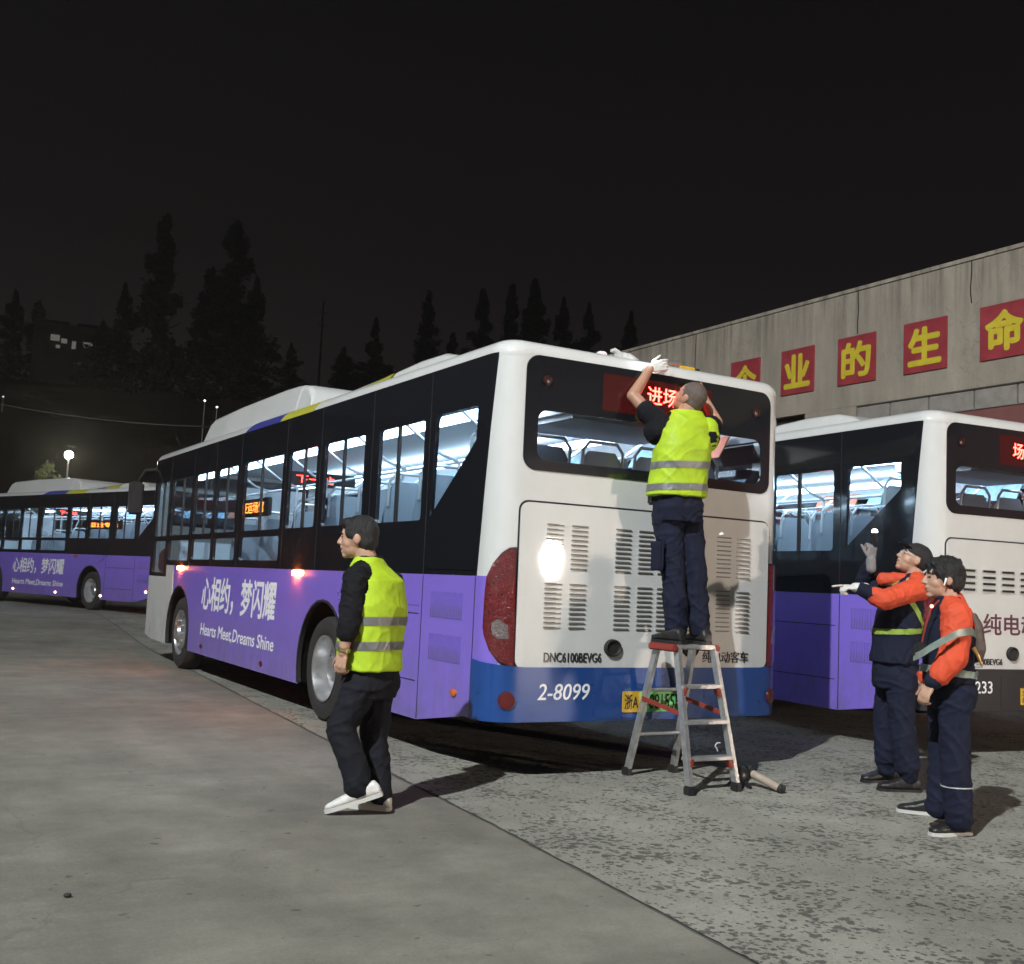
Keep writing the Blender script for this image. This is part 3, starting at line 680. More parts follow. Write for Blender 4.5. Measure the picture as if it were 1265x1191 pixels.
#@@PART2
# ------------------------------------------------------------------ floodlight mast (cool key light) and work light (warm)
def floodlight_mast():
    t = thing('floodlight_mast', 'tall grey steel mast with a floodlight head at the yard edge', 'light mast', (KEY_POS.x, KEY_POS.y, 0))
    h = KEY_POS.z
    bm = bmesh.new(); tube(bm, [(0, 0, 0), (0, 0, h-.3)], [.22, .10], 12); finish('pole', bm, mat('galvanised_steel', (.35, .36, .37), .5, metal=.6), t)
    d = (Vector((-1.0, 7.5, 0))-KEY_POS).normalized()
    bm = bmesh.new(); box(bm, Vector((0, 0, 0)), (.9, .6, .25), d.to_track_quat('-Z', 'Y').to_matrix(), .03); finish('lamp_head', bm, DARK, t).location = (0, 0, h+.1)
    l = bpy.data.lights.new('floodlight', 'SPOT'); l.energy = KEY_POW*pi; l.color = (.93, .98, 1.0); l.spot_size = R(80); l.spot_blend = .8; l.shadow_soft_size = .22
    o = bpy.data.objects.new('floodlight', l); link(o, t); o.location = Vector((0, 0, h+.1))+d*.35; o.rotation_euler = d.to_track_quat('-Z', 'Y').to_euler()
floodlight_mast()
def work_light():
    t = thing('work_light', 'black work light on a tripod stand lighting the rears of the buses', 'work light', (WARM_POS.x, WARM_POS.y, 0))
    h = WARM_POS.z; d = (Vector((2.2, 0, 2.0))-WARM_POS).normalized()
    bm = bmesh.new(); tube(bm, [(0, 0, .5), (0, 0, h-.2)], .025, 8); finish('pole', bm, DARK, t)
    for k in range(3):
        bm = bmesh.new(); a = 2*pi*k/3; tube(bm, [(0, 0, .9), (.6*cos(a), .6*sin(a), 0)], .018, 6); finish('leg', bm, DARK, t)
    q = d.to_track_quat('-Z', 'Y')
    bm = bmesh.new(); lathe(bm, [(.12, .0005), (.12, .20), (.0, .41), (-.02, .42)], (0, 0, 0), 'z', 24); o = finish('lamp_head', bm, DARK, t); o.location = (0, 0, h); o.rotation_euler = q.to_euler()
    bm = bmesh.new(); lathe(bm, [(.0, .0005), (.0, .40)], (0, 0, 0), 'z', 24); o2 = finish('lamp_glass', bm, mat('work_lamp_glow', (.9, .8, .7), .5, emit=(1, .86, .74), estr=420), o); o2.location = (0, 0, -.005)
    l = bpy.data.lights.new('work_lamp', 'SPOT'); l.energy = WARM_POW*pi; l.color = (1.0, .77, .60); l.spot_size = R(80); l.spot_blend = .6; l.shadow_soft_size = .25
    lo = bpy.data.objects.new('work_lamp', l); link(lo, t); lo.location = Vector((0, 0, h))+d*.12; lo.rotation_euler = q.to_euler()
work_light()
def mirror_dir(s, z):
    P_ = rear_map(s, z, .016); a = abs(s); n_ = Vector((.0426*2*a/1.1*.5*(1 if s > 0 else -1)*1.0, -1, 0)).normalized(); d = (P_-POS).normalized(); return P_, d-n_*(2*d.dot(n_))
for s_, z_, t_, lb in ((-.381, 1.585, 21, 'small white yard lamp on a thin pole, taller of two'), (.631, 1.793, 19, 'small white yard lamp on a thin pole, shorter of two')):
    P_, d_ = mirror_dir(s_, z_); q_ = P_+d_*t_
    t = thing('yard_lamp', lb, 'lamp', (q_.x, q_.y, 0)); bm = bmesh.new(); tube(bm, [(0, 0, 0), (0, 0, q_.z-.1)], .03, 8); finish('pole', bm, DARK, t)
    bm = bmesh.new(); ell(bm, (0, 0, q_.z), (.16, .16, .20)); finish('globe', bm, mat('yard_lamp_glow', (.9, .9, .85), .5, emit=(1, .95, .88), estr=45), t)

# ------------------------------------------------------------------ concrete building with the slogan boards
def wall_mat():
    m = bpy.data.materials.new('stained_concrete_wall'); m.use_nodes = True; n = m.node_tree; b = n.nodes['Principled BSDF']; L = n.links.new
    t = n.nodes.new('ShaderNodeTexCoord')
    def nz(sc_, det, ro, mpsc):
        mp = n.nodes.new('ShaderNodeMapping'); mp.inputs['Scale'].default_value = mpsc; L(t.outputs['Object'], mp.inputs[0])
        q = n.nodes.new('ShaderNodeTexNoise'); q.inputs['Scale'].default_value = sc_; q.inputs['Detail'].default_value = det; q.inputs['Roughness'].default_value = ro; L(mp.outputs[0], q.inputs['Vector']); return q.outputs[0]
    def mr(x, a, bb, c, d):
        q = n.nodes.new('ShaderNodeMapRange'); q.inputs[1].default_value = a; q.inputs[2].default_value = bb; q.inputs[3].default_value = c; q.inputs[4].default_value = d; L(x, q.inputs[0]); return q.outputs[0]
    def mul(x, y):
        q = n.nodes.new('ShaderNodeMath'); q.operation = 'MULTIPLY'; L(x, q.inputs[0]); L(y, q.inputs[1]); return q.outputs[0]
    st = mr(nz(3.2, 6, .7, (1, 1, .10)), .36, .66, .84, 1.06); st2 = mr(nz(1.1, 6, .75, (1, 1, .5)), .3, .7, .78, 1.12); fn_ = mr(nz(28, 4, .7, (1, 1, 1)), .3, .7, .9, 1.08)
    # dark runs that start at the coping
    sp = n.nodes.new('ShaderNodeSeparateXYZ'); L(t.outputs['Object'], sp.inputs[0])
    topm = mr(sp.outputs['Z'], 6.0, 7.2, 0.0, 1.0); runs = mr(nz(5.5, 4, .6, (1, 1, .05)), .46, .62, 0.0, .42); rr_ = mul(topm, runs)
    inv = n.nodes.new('ShaderNodeMath'); inv.operation = 'SUBTRACT'; inv.inputs[0].default_value = 1; L(rr_, inv.inputs[1])
    vo = n.nodes.new('ShaderNodeTexVoronoi'); vo.feature = 'DISTANCE_TO_EDGE'; vo.inputs['Scale'].default_value = 1.1
    wn = n.nodes.new('ShaderNodeTexNoise'); wn.inputs['Scale'].default_value = 2.5; wn.inputs['Detail'].default_value = 6; L(t.outputs['Object'], wn.inputs['Vector'])
    ma = n.nodes.new('ShaderNodeVectorMath'); ma.operation = 'MULTIPLY_ADD'; ma.inputs[1].default_value = (.6, .6, .6); L(wn.outputs['Color'], ma.inputs[0]); L(t.outputs['Object'], ma.inputs[2]); L(ma.outputs[0], vo.inputs['Vector'])
    ck = mr(vo.outputs['Distance'], .003, .010, .80, 1.0)
    lowm = mr(nz(.8, 3, .5, (1, 1, 1)), .48, .56, 0, 1)
    mixc = n.nodes.new('ShaderNodeMix'); L(lowm, mixc.inputs['Factor']); mixc.inputs['A'].default_value = 1; L(ck, mixc.inputs['B'])
    v = mul(mul(mul(st, st2), mul(fn_, inv.outputs[0])), mixc.outputs['Result'])
    cs = n.nodes.new('ShaderNodeVectorMath'); cs.operation = 'SCALE'; cs.inputs[0].default_value = (.36, .31, .248); L(v, cs.inputs['Scale']); L(cs.outputs[0], b.inputs['Base Color']); b.inputs['Roughness'].default_value = .9
    bp = n.nodes.new('ShaderNodeBump'); bp.inputs['Strength'].default_value = .3; bp.inputs['Distance'].default_value = .01; L(v, bp.inputs['Height']); L(bp.outputs[0], b.inputs['Normal'])
    return m
WALL = wall_mat()
bld = thing('depot_building', 'long stained grey concrete depot building carrying red slogan boards', 'building', (11, 0, 0))
wx = lambda y, z, w_: Vector((-w_, y, z))     # local, wall face at x = 11
Y0, Y1 = -14, 26
sheet('parapet_wall', [rect(Y0, 4.97, Y1, 7.20)], wx, -.35, 0, WALL, bld)
sheet('coping', [rect(Y0-.05, 7.203, Y1+.05, 7.27)], wx, -.40, .03, WALL, bld)
MAUVE = mat('wall_painted_red_glow', (.20, .075, .065), .8, var=.25, vscale=2)  # red glow on the wall below the tiles, put into its base colour
sheet('lower_wall', [rect(Y0, 0, Y1, 4.60)], wx, -.35, -.02, MAUVE, bld)
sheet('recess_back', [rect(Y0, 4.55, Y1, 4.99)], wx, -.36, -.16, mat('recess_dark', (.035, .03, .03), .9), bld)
TILE = mat('wall_tile', (.30, .27, .24), .7, var=.25, vscale=5)
y = 8.10; i = 0; tl0 = None
while y > -2:
    wd = .78+.18*((i*37) % 5)/5
    bm = bmesh.new(); box(bm, (.06, y-wd/2, 4.765), (.14, wd-.03, .33), bev=.008); finish('wall_tile', bm, TILE, bld); y -= wd; i += 1
for ya, yb in ((8.13, 9.45), (10.4, 12.2), (13.2, 20)): sheet('pier', [rect(ya, 4.60, yb, 4.968)], wx, -.3, -.002, WALL, bld)
bm = bmesh.new(); box(bm, (.05, (Y0+8.1)/2, 4.955), (.12, 8.1-Y0, .025)); finish('ledge', bm, mat('ledge_dark', (.05, .045, .04), .9), bld)
for yy, z0, z1 in ((8.12, 6.36, 7.2), (5.62, 6.45, 7.2), (12.9, 5.3, 7.2)):
    bm = bmesh.new(); pts = []
    nn = 10
    for k in range(nn+1):
        zz = z0+(z1-z0)*k/nn; yo = .02*noise.noise((zz*3, yy, 0)); pts.append((yy+yo, zz))
    sheet('wall_crack', [[(a+.010, b) for a, b in pts]+[(a-.012, b) for a, b in pts[::-1]]], wx, .0, .002, GAP, bld)
SR = mat('red_sign_board', (.31, .035, .045), .6, var=.2, vscale=3); SY = mat('yellow_sign_paint', (.62, .50, .035), .55, var=.12, vscale=6)
for ch, ya, yb, say in (('企', 10.75, 11.64, 'a roof shaped character, half hidden behind the bus roof'), ('业', 9.21, 10.11, 'a character of four upright strokes on one base line'), ('的', 7.66, 8.58, 'a two part character, below the long wall crack'), ('生', 6.087, 7.008, 'a character of three crossbars on one upright'), ('命', 4.50, 5.42, 'a peaked character over two small boxes')):
    t = thing('sign_board', 'red wall board painted with ' + say, 'sign', (11, (ya+yb)/2, 5.865), 0, 'slogan boards on the building wall')
    c = (yb-ya)/2
    f = lambda u, v, w_: Vector((-w_, -u, v))
    bd = sheet('board', [rect(-c, -.46, c, .46)], f, .0, .035, SR, t)
    lettering(ch, f, -.36, -.35, .36, .35, .035, SY, t, offset=.035, thick=.008, name='character')

# ------------------------------------------------------------------ hill, far lamp, trees
HILLM = mat('dark_hill_scrub', (.012, .014, .009), .95, var=.5, vscale=.6, bump=.8, bscale=1.2)
def hill_h(x, y):
    d = math.hypot(x-POS.x, y-POS.y); az = math.degrees(math.atan2(x-POS.x, y-POS.y))
    t = min(max((d-46)/30, 0), 1); t = t*t*(3-2*t)
    crest = 12.6 if az < 16 else 12.6-(az-16)*.10
    if az > 34: crest = max(2, crest-(az-34)*.25)
    return .2+t*crest+1.2*t*noise.noise((x*.06, y*.06, 0))
bm = bmesh.new(); rows = []
for i in range(30):
    d = 44+i*2.2 if i < 22 else 90+(i-21)*20
    rows.append([bm.verts.new((POS.x+d*sin(R(a)), POS.y+d*cos(R(a)), hill_h(POS.x+d*sin(R(a)), POS.y+d*cos(R(a)))-.05)) for a in [-60+2*k for k in range(66)]])
for a, b in zip(rows, rows[1:]):
    for k in range(len(a)-1): bm.faces.new((a[k], a[k+1], b[k+1], b[k]))
o = finish('hill', bm, HILLM); o['kind'] = 'structure'
BARK = mat('bark', (.03, .024, .018), .9); LEAF = mat('dark_conifer_leaf', (.020, .028, .014), .8, var=.4, vscale=.8); LEAFY = mat('broadleaf', (.09, .12, .03), .7, var=.4, vscale=1.5)
def crown_mesh(kind, seed, n, lm):
    rnd = random.Random(seed); bm = bmesh.new()
    # unit tree: height 1, crown from z .12 to 1, radius in units of height
    br = []
    for k in range(75):
        z = .10+.88*rnd.random()**.9; a = rnd.random()*2*pi
        if kind == 'c': rmax = .20*(1-z)**.95*(.25+1.0*rnd.random())+.006
        elif kind == 'p': rmax = .14*math.sin(pi*min(1, .25+z*.80))**.8*(.3+.95*rnd.random())
        else: rmax = .36*math.sin(pi*min(1, max(.08, z)))**.6*(.6+.5*rnd.random())
        br.append((z, a, rmax))
    for k in range(n):
        z, a, rm = br[rnd.randrange(len(br))]; q = rm*rnd.random()**.6; sp = .030+.035*rnd.random()
        c = Vector((q*cos(a)+rnd.gauss(0, .015)*(1.15-z), q*sin(a)+rnd.gauss(0, .015)*(1.15-z), z+rnd.gauss(0, .016)+(.10*q if kind != 'b' else 0)))
        X = Vector((rnd.gauss(0, 1), rnd.gauss(0, 1), rnd.gauss(0, 1))).normalized(); Y = X.orthogonal().normalized(); s = sp*.23
        bm.faces.new([bm.verts.new(c+X*(s*u)+Y*(s*v*.6)) for u, v in ((-1, -.5), (0, -1), (1, 0), (0, 1))])
    o = finish('crown', bm, lm, smooth=False, recalc=False); return o
def trunk_mesh(seed):
    rnd = random.Random(seed); bm = bmesh.new()
    tube(bm, [(0, 0, -.05), (.006, 0, .3), (-.004, .004, .65), (0, 0, .97)], [.020, .015, .009, .002], 8)
    for k in range(26):
        z = .12+.8*rnd.random(); a = rnd.random()*2*pi; q = .15*(1-z)**.6
        tube(bm, [(0, 0, z), (q*.6*cos(a), q*.6*sin(a), z+.02), (q*cos(a), q*sin(a), z+.05)], [.006, .004, .0015], 5)
    return finish('trunk', bm, BARK)
PROTO = {}
def tree(kind, seed, base, h, wid, label, lm=None, group='dark trees on the hill', name='tree'):
    key = (kind, seed)
    if key not in PROTO: PROTO[key] = (crown_mesh(kind, seed, 11000 if kind != 'b' else 4000, lm or LEAF), trunk_mesh(seed)); first = True
    else: first = False
    c0, t0 = PROTO[key]
    t = thing(name, label, 'tree', base, random.random()*6, group)
    if first: c, k = c0, t0; c.parent = t; k.parent = t
    else: c, k = share(c0, 'crown', t), share(t0, 'trunk', t)
    c.scale = (h*wid*1.12, h*wid*1.12, h) if kind != 'b' else (h*wid, h*wid, h); k.scale = (h, h, h)
    return t
TREES = [ # top px, dist, kind, seed, height, width factor, label
 ((207, 263), 72, 'c', 1, 14.5, 1.0, 'tallest pointed black conifer on the hill, left of the broad one'),
 ((293, 278), 72, 'c', 2, 13.5, 1.55, 'broad tall dark tree on the hill right of the pointed conifer'),
 ((262, 330), 74, 'c', 3, 9.5, 1.2, 'lower conifer squeezed between the two tallest trees'),
 ((155, 352), 73, 'p', 4, 9.0, 1.2, 'shorter rounded tree at the left foot of the tallest conifer'),
 ((20, 362), 78, 'p', 5, 8.0, 1.4, 'dark tree on the hill left of the lit house'),
 ((48, 372), 80, 'c', 3, 8.0, 1.4, 'small conifer beside the lit house on the hill'),
 ((128, 395), 75, 'p', 6, 6.5, 1.5, 'low bushy tree right beside the lit house on the hill'),
 ((318, 345), 73, 'p', 5, 9.0, 1.3, 'dark tree at the right flank of the broad tall tree'),
 ((360, 425), 76, 'p', 4, 5.0, 1.7, 'low dark tree on the slope left of the thin mast'),
 ((465, 396), 80, 'p', 2, 6.5, 1.3, 'rounded dark tree just right of the thin mast'),
 ((530, 358), 84, 'c', 1, 9.0, .9, 'slender spiky tree standing alone above the bus roof'),
 ((597, 360), 84, 'c', 8, 9.0, 1.15, 'first pointed tree of the cluster above the bus roof corner'),
 ((634, 350), 86, 'c', 1, 9.8, .8, 'narrow spire tree within the cluster above the bus roof'),
 ((661, 347), 84, 'c', 7, 10.0, 1.15, 'tallest tree of the cluster above the bus roof'),
 ((697, 368), 84, 'p', 5, 8.6, .9, 'rounded tree right of the tallest one in the cluster'),
 ((728, 378), 84, 'p', 2, 8.0, 1.0, 'bushy tree near the right end of the cluster'),
 ((780, 388), 82, 'p', 4, 7.4, 1.0, 'last dark tree before the concrete building'),
 ((425, 430), 82, 'p', 5, 4.5, 1.8, 'low bush tree at the foot of the thin mast'),
 ((560, 415), 86, 'p', 2, 5.5, 1.7, 'low filler tree between the spiky tree and the cluster')]
for (px, py), d, k, sd, h, wd, lb in TREES:
    p = on_dist(px, py, d); g = hill_h(p.x, p.y)
    h = max(h, p.z-g); tree(k, sd, (p.x, p.y, p.z-h), h, wd, lb)
p = on_dist(62, 572, 44); tree('b', 9, (p.x, p.y, .15), p.z-.15, .62, 'small yellow-green tree lit by the street lamp behind the far bus', LEAFY, group=None)
GALV = mat('lamp_post_steel', (.40, .41, .40), .5, metal=.5)
def lamp(px, py, d, r_, label, energy, estr, colr=(1, .95, .70), zb=None):
    p = on_dist(px, py, d); zb = (.2 if zb is None else zb)
    t = thing('street_lamp', label, 'street lamp', (p.x, p.y, zb)); h = p.z-zb
    bm = bmesh.new(); tube(bm, [(0, 0, -.1), (0, 0, h-r_*.8)], [.05, .032], 10); finish('post', bm, GALV, t)
    bm = bmesh.new(); ell(bm, (0, 0, h), (r_, r_, r_*.9)); finish('globe', bm, mat('lamp_globe_%d' % px, (.9, .9, .8), .4, emit=colr, estr=estr), t)
    if energy:
        l = bpy.data.lights.new('lamp_light', 'POINT'); l.energy = energy; l.color = colr; l.shadow_soft_size = r_*1.02
        o = bpy.data.objects.new('lamp_light', l); link(o, t); o.location = (0, 0, h)
        t.children[1].visible_shadow = True
lamp(85, 562, 42.5, .15, 'glowing round street lamp rising behind the far bus', 0, 160)
for k, (px, py, d, lb) in enumerate(((253, 495, 60, 'tiny white lamp on the dark slope, upper of a pair'), (268, 503, 58, 'tiny white lamp on the dark slope, lower of a pair'), (4, 490, 66, 'tiny dim lamp on the dark slope by the power cable'))):
    p = on_dist(px, py, d); lamp(px, py, d, .055 if k < 2 else .05, lb, 0, 4 if k < 2 else 1.2, (1, .95, .9), zb=hill_h(p.x, p.y))
# house on the hill
hp = on_dist(88, 428, 76); hz = hill_h(hp.x, hp.y)
hs = thing('hill_house', 'small house on the hill with a few lit windows', 'house', (hp.x, hp.y, hz-.3), -math.atan2(hp.x-POS.x, hp.y-POS.y))
HW = mat('house_wall', (.10, .095, .09), .9)
zr = hp.z-hz+.3
bm = bmesh.new(); box(bm, (0, 2, (zr+1.4)/2), (4.6, 4, zr+1.4)); finish('wall', bm, HW, hs, smooth=False)
bm = bmesh.new(); box(bm, (-1.2, 2, zr+1.48), (2.0, 4.2, .14)); box(bm, (1.25, 2, zr+1.48), (2.0, 4.2, .14)); finish('roof', bm, mat('house_roof', (.04, .035, .035), .9), hs, smooth=False)
LITW = mat('lit_window', (.8, .8, .7), .5, emit=(.9, .88, .80), estr=.13)
for x, wd, hh, zo in ((-1.0, .55, .40, .45), (-.45, .35, .30, .30), (.15, .25, .5, .10), (1.0, .6, .45, .15), (-.8, .25, .22, -.1)):
    bm = bmesh.new(); box(bm, (x, -.01, zr+zo), (wd, .04, hh)); finish('window', bm, LITW, hs, smooth=False)
# thin mast
mp_ = on_dist(400, 370, 78); mz = hill_h(mp_.x, mp_.y)
t = thing('radio_mast', 'thin dark mast standing on the hill above the bus roof', 'mast', (mp_.x, mp_.y, mz-.1))
bm = bmesh.new(); tube(bm, [(0, 0, 0), (0, 0, mp_.z-mz)], [.10, .05], 6); finish('pole', bm, mat('dark_steel', (.03, .03, .03), .7), t)
for zz in (.8, .9):
    bm = bmesh.new(); tube(bm, [(-.35, 0, (mp_.z-mz)*zz), (.35, 0, (mp_.z-mz)*zz)], .03, 5); finish('crossarm', bm, MATS['dark_steel'], t)
# power cable between two poles
pa_, pb_ = on_dist(-30, 493, 50), on_dist(262, 527, 50)
for q, lb in ((on_dist(-30, 493, 50), 'wooden power pole at the left end of the sagging cable'), (on_dist(262, 527, 50), 'wooden power pole behind the bus carrying the sagging cable')):
    zb = hill_h(q.x, q.y); t = thing('power_pole', lb, 'power pole', (q.x, q.y, zb-.2))
    bm = bmesh.new(); tube(bm, [(0, 0, 0), (0, 0, q.z-zb+.45)], [.13, .09], 8); finish('pole', bm, BARK, t)
    bm = bmesh.new(); box(bm, (0, 0, q.z-zb+.16), (.9, .08, .08)); finish('crossarm', bm, BARK, t)
bm = bmesh.new(); pts = []
for k in range(25):
    f = k/24; p = pa_.lerp(pb_, f); pts.append((p.x, p.y, p.z-.25*4*f*(1-f)))
tube(bm, pts, .018, 5); o = finish('power_cable', bm, mat('cable_grey', (.16, .15, .15), .6)); tag(o, 'thin sagging power cable strung across the dark hillside', 'cable')

# ------------------------------------------------------------------ stepladder
LT = Vector((.045, -.345, .945))
lad = thing('stepladder', 'aluminium stepladder with red plastic fittings standing behind the bus', 'ladder', (LT.x, LT.y, 0))
FT = {'FL': on_ground(850, 983), 'FR': Vector((.235, -.69, 0)), 'BL': on_ground(773, 958), 'BR': Vector((.275, .03, 0))}
TP = {'FL': Vector((-.115, -.455, .93)), 'FR': Vector((.205, -.455, .93)), 'BL': Vector((-.115, -.235, .93)), 'BR': Vector((.205, -.235, .93))}
lo_ = Vector((LT.x, LT.y, 0))
def rail(a, b, wd=.052, dp=.026):
    a, b = a-lo_, b-lo_; bm = bmesh.new(); d = b-a; x, y, z = frame_of(d)
    y2 = Vector((0, 1, 0)); y2 = (y2-z*y2.dot(z)).normalized(); x2 = y2.cross(z)
    M3 = Matrix((x2, y2, z)).transposed(); c = (a+b)/2; L = d.length
    box(bm, c, (.006, wd, L), M3); s_ = 1
    box(bm, c+y2*(wd/2-.003)+x2*(dp/2), (dp, .006, L), M3); box(bm, c-y2*(wd/2-.003)+x2*(dp/2), (dp, .006, L), M3)
    return bm
for k in ('FL', 'FR', 'BL', 'BR'):
    o = finish('rail', rail(FT[k]+Vector((0, 0, .03)), TP[k]), ALU, lad, smooth=False)
    bm = bmesh.new(); box(bm, FT[k]-lo_+Vector((.008, 0, .03)), (.05, .072, .06), bev=.008); finish('rubber_foot', bm, DARK, lad)
bm = bmesh.new(); box(bm, LT-lo_+Vector((0, 0, -.005)), (.40, .27, .03), bev=.008); tp = finish('top_step', bm, ALU, lad)
for sx_ in (-1, 1):
    bm = bmesh.new(); box(bm, LT-lo_+Vector((sx_*.185, 0, -.012)), (.045, .29, .05), bev=.01); finish('end_cap', bm, REDP, tp)
def lp(k, z): f = z/.93; return FT[k].lerp(TP[k], f)
for z in (.22, .45, .68):
    a, b = lp('FL', z), lp('FR', z); c = (a+b)/2-lo_
    bm = bmesh.new(); box(bm, c, ((b-a).length-.01, .085, .024), bev=.004); st = finish('step', bm, ALU, lad)
    if z != .45:
        for q in (a, b):
            bm = bmesh.new(); sg = 1 if q is a else -1
            box(bm, q-lo_+Vector((sg*.022, -.02, -.03)), (.03, .05, .075), Matrix.Rotation(sg*R(24), 3, 'Y'), bev=.006); finish('bracket', bm, REDP, st)
for z in (.30, .62):
    a, b = lp('BL', z), lp('BR', z); bm = bmesh.new(); tube(bm, [a-lo_, b-lo_], .012, 8); finish('cross_bar', bm, ALU, lad)
for s_ in ('L', 'R'):
    a, b = lp('F'+s_, .50), lp('B'+s_, .56); bm = bmesh.new(); d = b-a; x, y, z = frame_of(d)
    box(bm, (a+b)/2-lo_, (.010, d.length, .030), Matrix.Rotation(math.atan2(d.z, d.y), 3, 'X')); finish('spreader', bm, REDP, lad)
bm = bmesh.new(); a = lp('FR', .24)-lo_+Vector((-.10, 0, .02)); tube(bm, [a+Vector((0, 0, 0)), a+Vector((-.01, 0, .02)), a+Vector((-.025, 0, .035)), a+Vector((-.01, 0, .055)), a+Vector((.02, 0, .055))], .004, 6); finish('hook', bm, RAIL, lad)
# telescopic tube tool lying by the ladder foot
tb = on_ground(915, 972); te = on_ground(967, 981)
tool = thing('hand_tool', 'black hand tool with a pale tube handle lying at the ladder foot', 'tool', (tb.x, tb.y, 0))
PALE = mat('pale_tube', (.42, .34, .27), .45, metal=.2, var=.15, vscale=20)
a = Vector((.06, -.03, .095)); b = te-tb; b.z = .026
bm = bmesh.new(); tube(bm, [a, a.lerp(b, .93)], [.028, .026], 16); finish('tube', bm, PALE, tool)
bm = bmesh.new(); d = (b-a); tube(bm, [a.lerp(b, .91), a.lerp(b, 1.0), a.lerp(b, 1.04)], [.034, .032, .012], 12); finish('end_cap', bm, DARK, tool)
bm = bmesh.new(); ell(bm, (-.01, .0, .075), (.075, .06, .07)); box(bm, (.045, -.02, .10), (.06, .07, .08), None, .015); tube(bm, [(-.04, 0, .06), (-.10, .02, .01)], [.02, .014]); tube(bm, [(0, -.03, .05), (.0, -.10, .008)], [.016, .012]); tube(bm, [(.02, .02, .1), (-.03, .05, .16), (-.08, .03, .14)], .012)
finish('head', bm, mat('black_plastic', (.014, .014, .014), .35), tool)
# little things on the roof of the first bus
t = thing('roof_camera', 'white curved antenna housing on the bus roof above the worker', 'antenna', (.02, .42, 3.012))
bm = bmesh.new(); loft(bm, [((0, 0, -.01), (1, 0, 0), .10, (0, 1, 0), .15), ((-.02, 0, .06), (1, 0, 0), .085, (0, 1, 0), .13), ((-.06, 0, .10), (1, 0, 0), .06, (0, 1, 0), .10)], 16, 3); finish('housing', bm, WHITE, t)
bm = bmesh.new(); tube(bm, [(-.05, 0, .09), (-.12, 0, .13), (-.15, 0, .12)], [.03, .02, .012]); finish('fin', bm, WHITE, t)
t = thing('roof_lamp', 'small white box lamp on the bus roof left of the antenna housing', 'lamp', (-.30, .30, 3.01))
bm = bmesh.new(); box(bm, (0, 0, .035), (.07, .06, .07), bev=.01); finish('body', bm, mat('lamp_box', (.8, .7, .7), .5), t)
t = thing('screwdriver', 'yellow handled screwdriver lying on the bus roof edge', 'tool', (.40, .12, 3.02))
bm = bmesh.new(); tube(bm, [(-.09, 0, .0), (.04, 0, .0)], .016); finish('handle', bm, mat('yellow_plastic', (.65, .40, .02), .4), t)
bm = bmesh.new(); tube(bm, [(.04, 0, 0), (.09, 0, 0)], .012); finish('collar', bm, DARK, t)
#@@PART3
# ------------------------------------------------------------------ people
SKIN = mat('skin', (.46, .27, .185), .5, var=.08, vscale=30); SKINT = mat('skin_tanned', (.40, .215, .14), .5, var=.1, vscale=30)
HAIR = mat('black_hair', (.010, .009, .009), .45, var=.4, vscale=60, bump=.9, bscale=160)
HAIRG = mat('cropped_grey_hair', (.10, .075, .06), .7, var=.3, vscale=60, bump=.4, bscale=200)
EYE = mat('eye_dark', (.02, .012, .01), .2); LIP = mat('lips', (.30, .10, .08), .5)
HIVIS = mat('hi_vis_yellow', (.39, .56, .014), .65, var=.16, vscale=9, bump=.15, bscale=220)
REFL = mat('reflective_tape', (.36, .36, .36), .45, metal=.25, var=.1, vscale=30)
BLKC = mat('black_cloth', (.0075, .0075, .010), .9, var=.25, vscale=12, bump=.2, bscale=260, spec=.2)
NAVY = mat('navy_cloth', (.0085, .011, .027), .85, var=.25, vscale=9, bump=.2, bscale=260, spec=.25)
ORNG = mat('orange_cloth', (.62, .070, .022), .75, var=.14, vscale=7, bump=.2, bscale=240)
GLOVE = mat('white_glove', (.62, .61, .58), .8, var=.12, vscale=30, bump=.3, bscale=200)
GLOVEG = mat('grey_glove', (.20, .19, .19), .8, var=.12, vscale=30)
SHOEW = mat('white_trainer', (.62, .61, .58), .55, var=.15, vscale=25); SHOEB = mat('black_shoe', (.016, .015, .015), .45, var=.2, vscale=20); SOLEW = mat('pale_sole', (.50, .49, .46), .6)
LIME = mat('lime_tape', (.45, .62, .10), .5, var=.1, vscale=20); MINT = mat('mint_reflective_belt', (.45, .56, .50), .35, metal=.2, var=.2, vscale=25)
TMP = bpy.data.scenes.new('workbench')
def Jf(anchor):
    A = Vector(anchor)
    def J(px, py, dy=0.0):
        d = ray(px, py); t = ((A-POS).dot(FH)+dy)/d.dot(FH); return POS+d*t
    return J
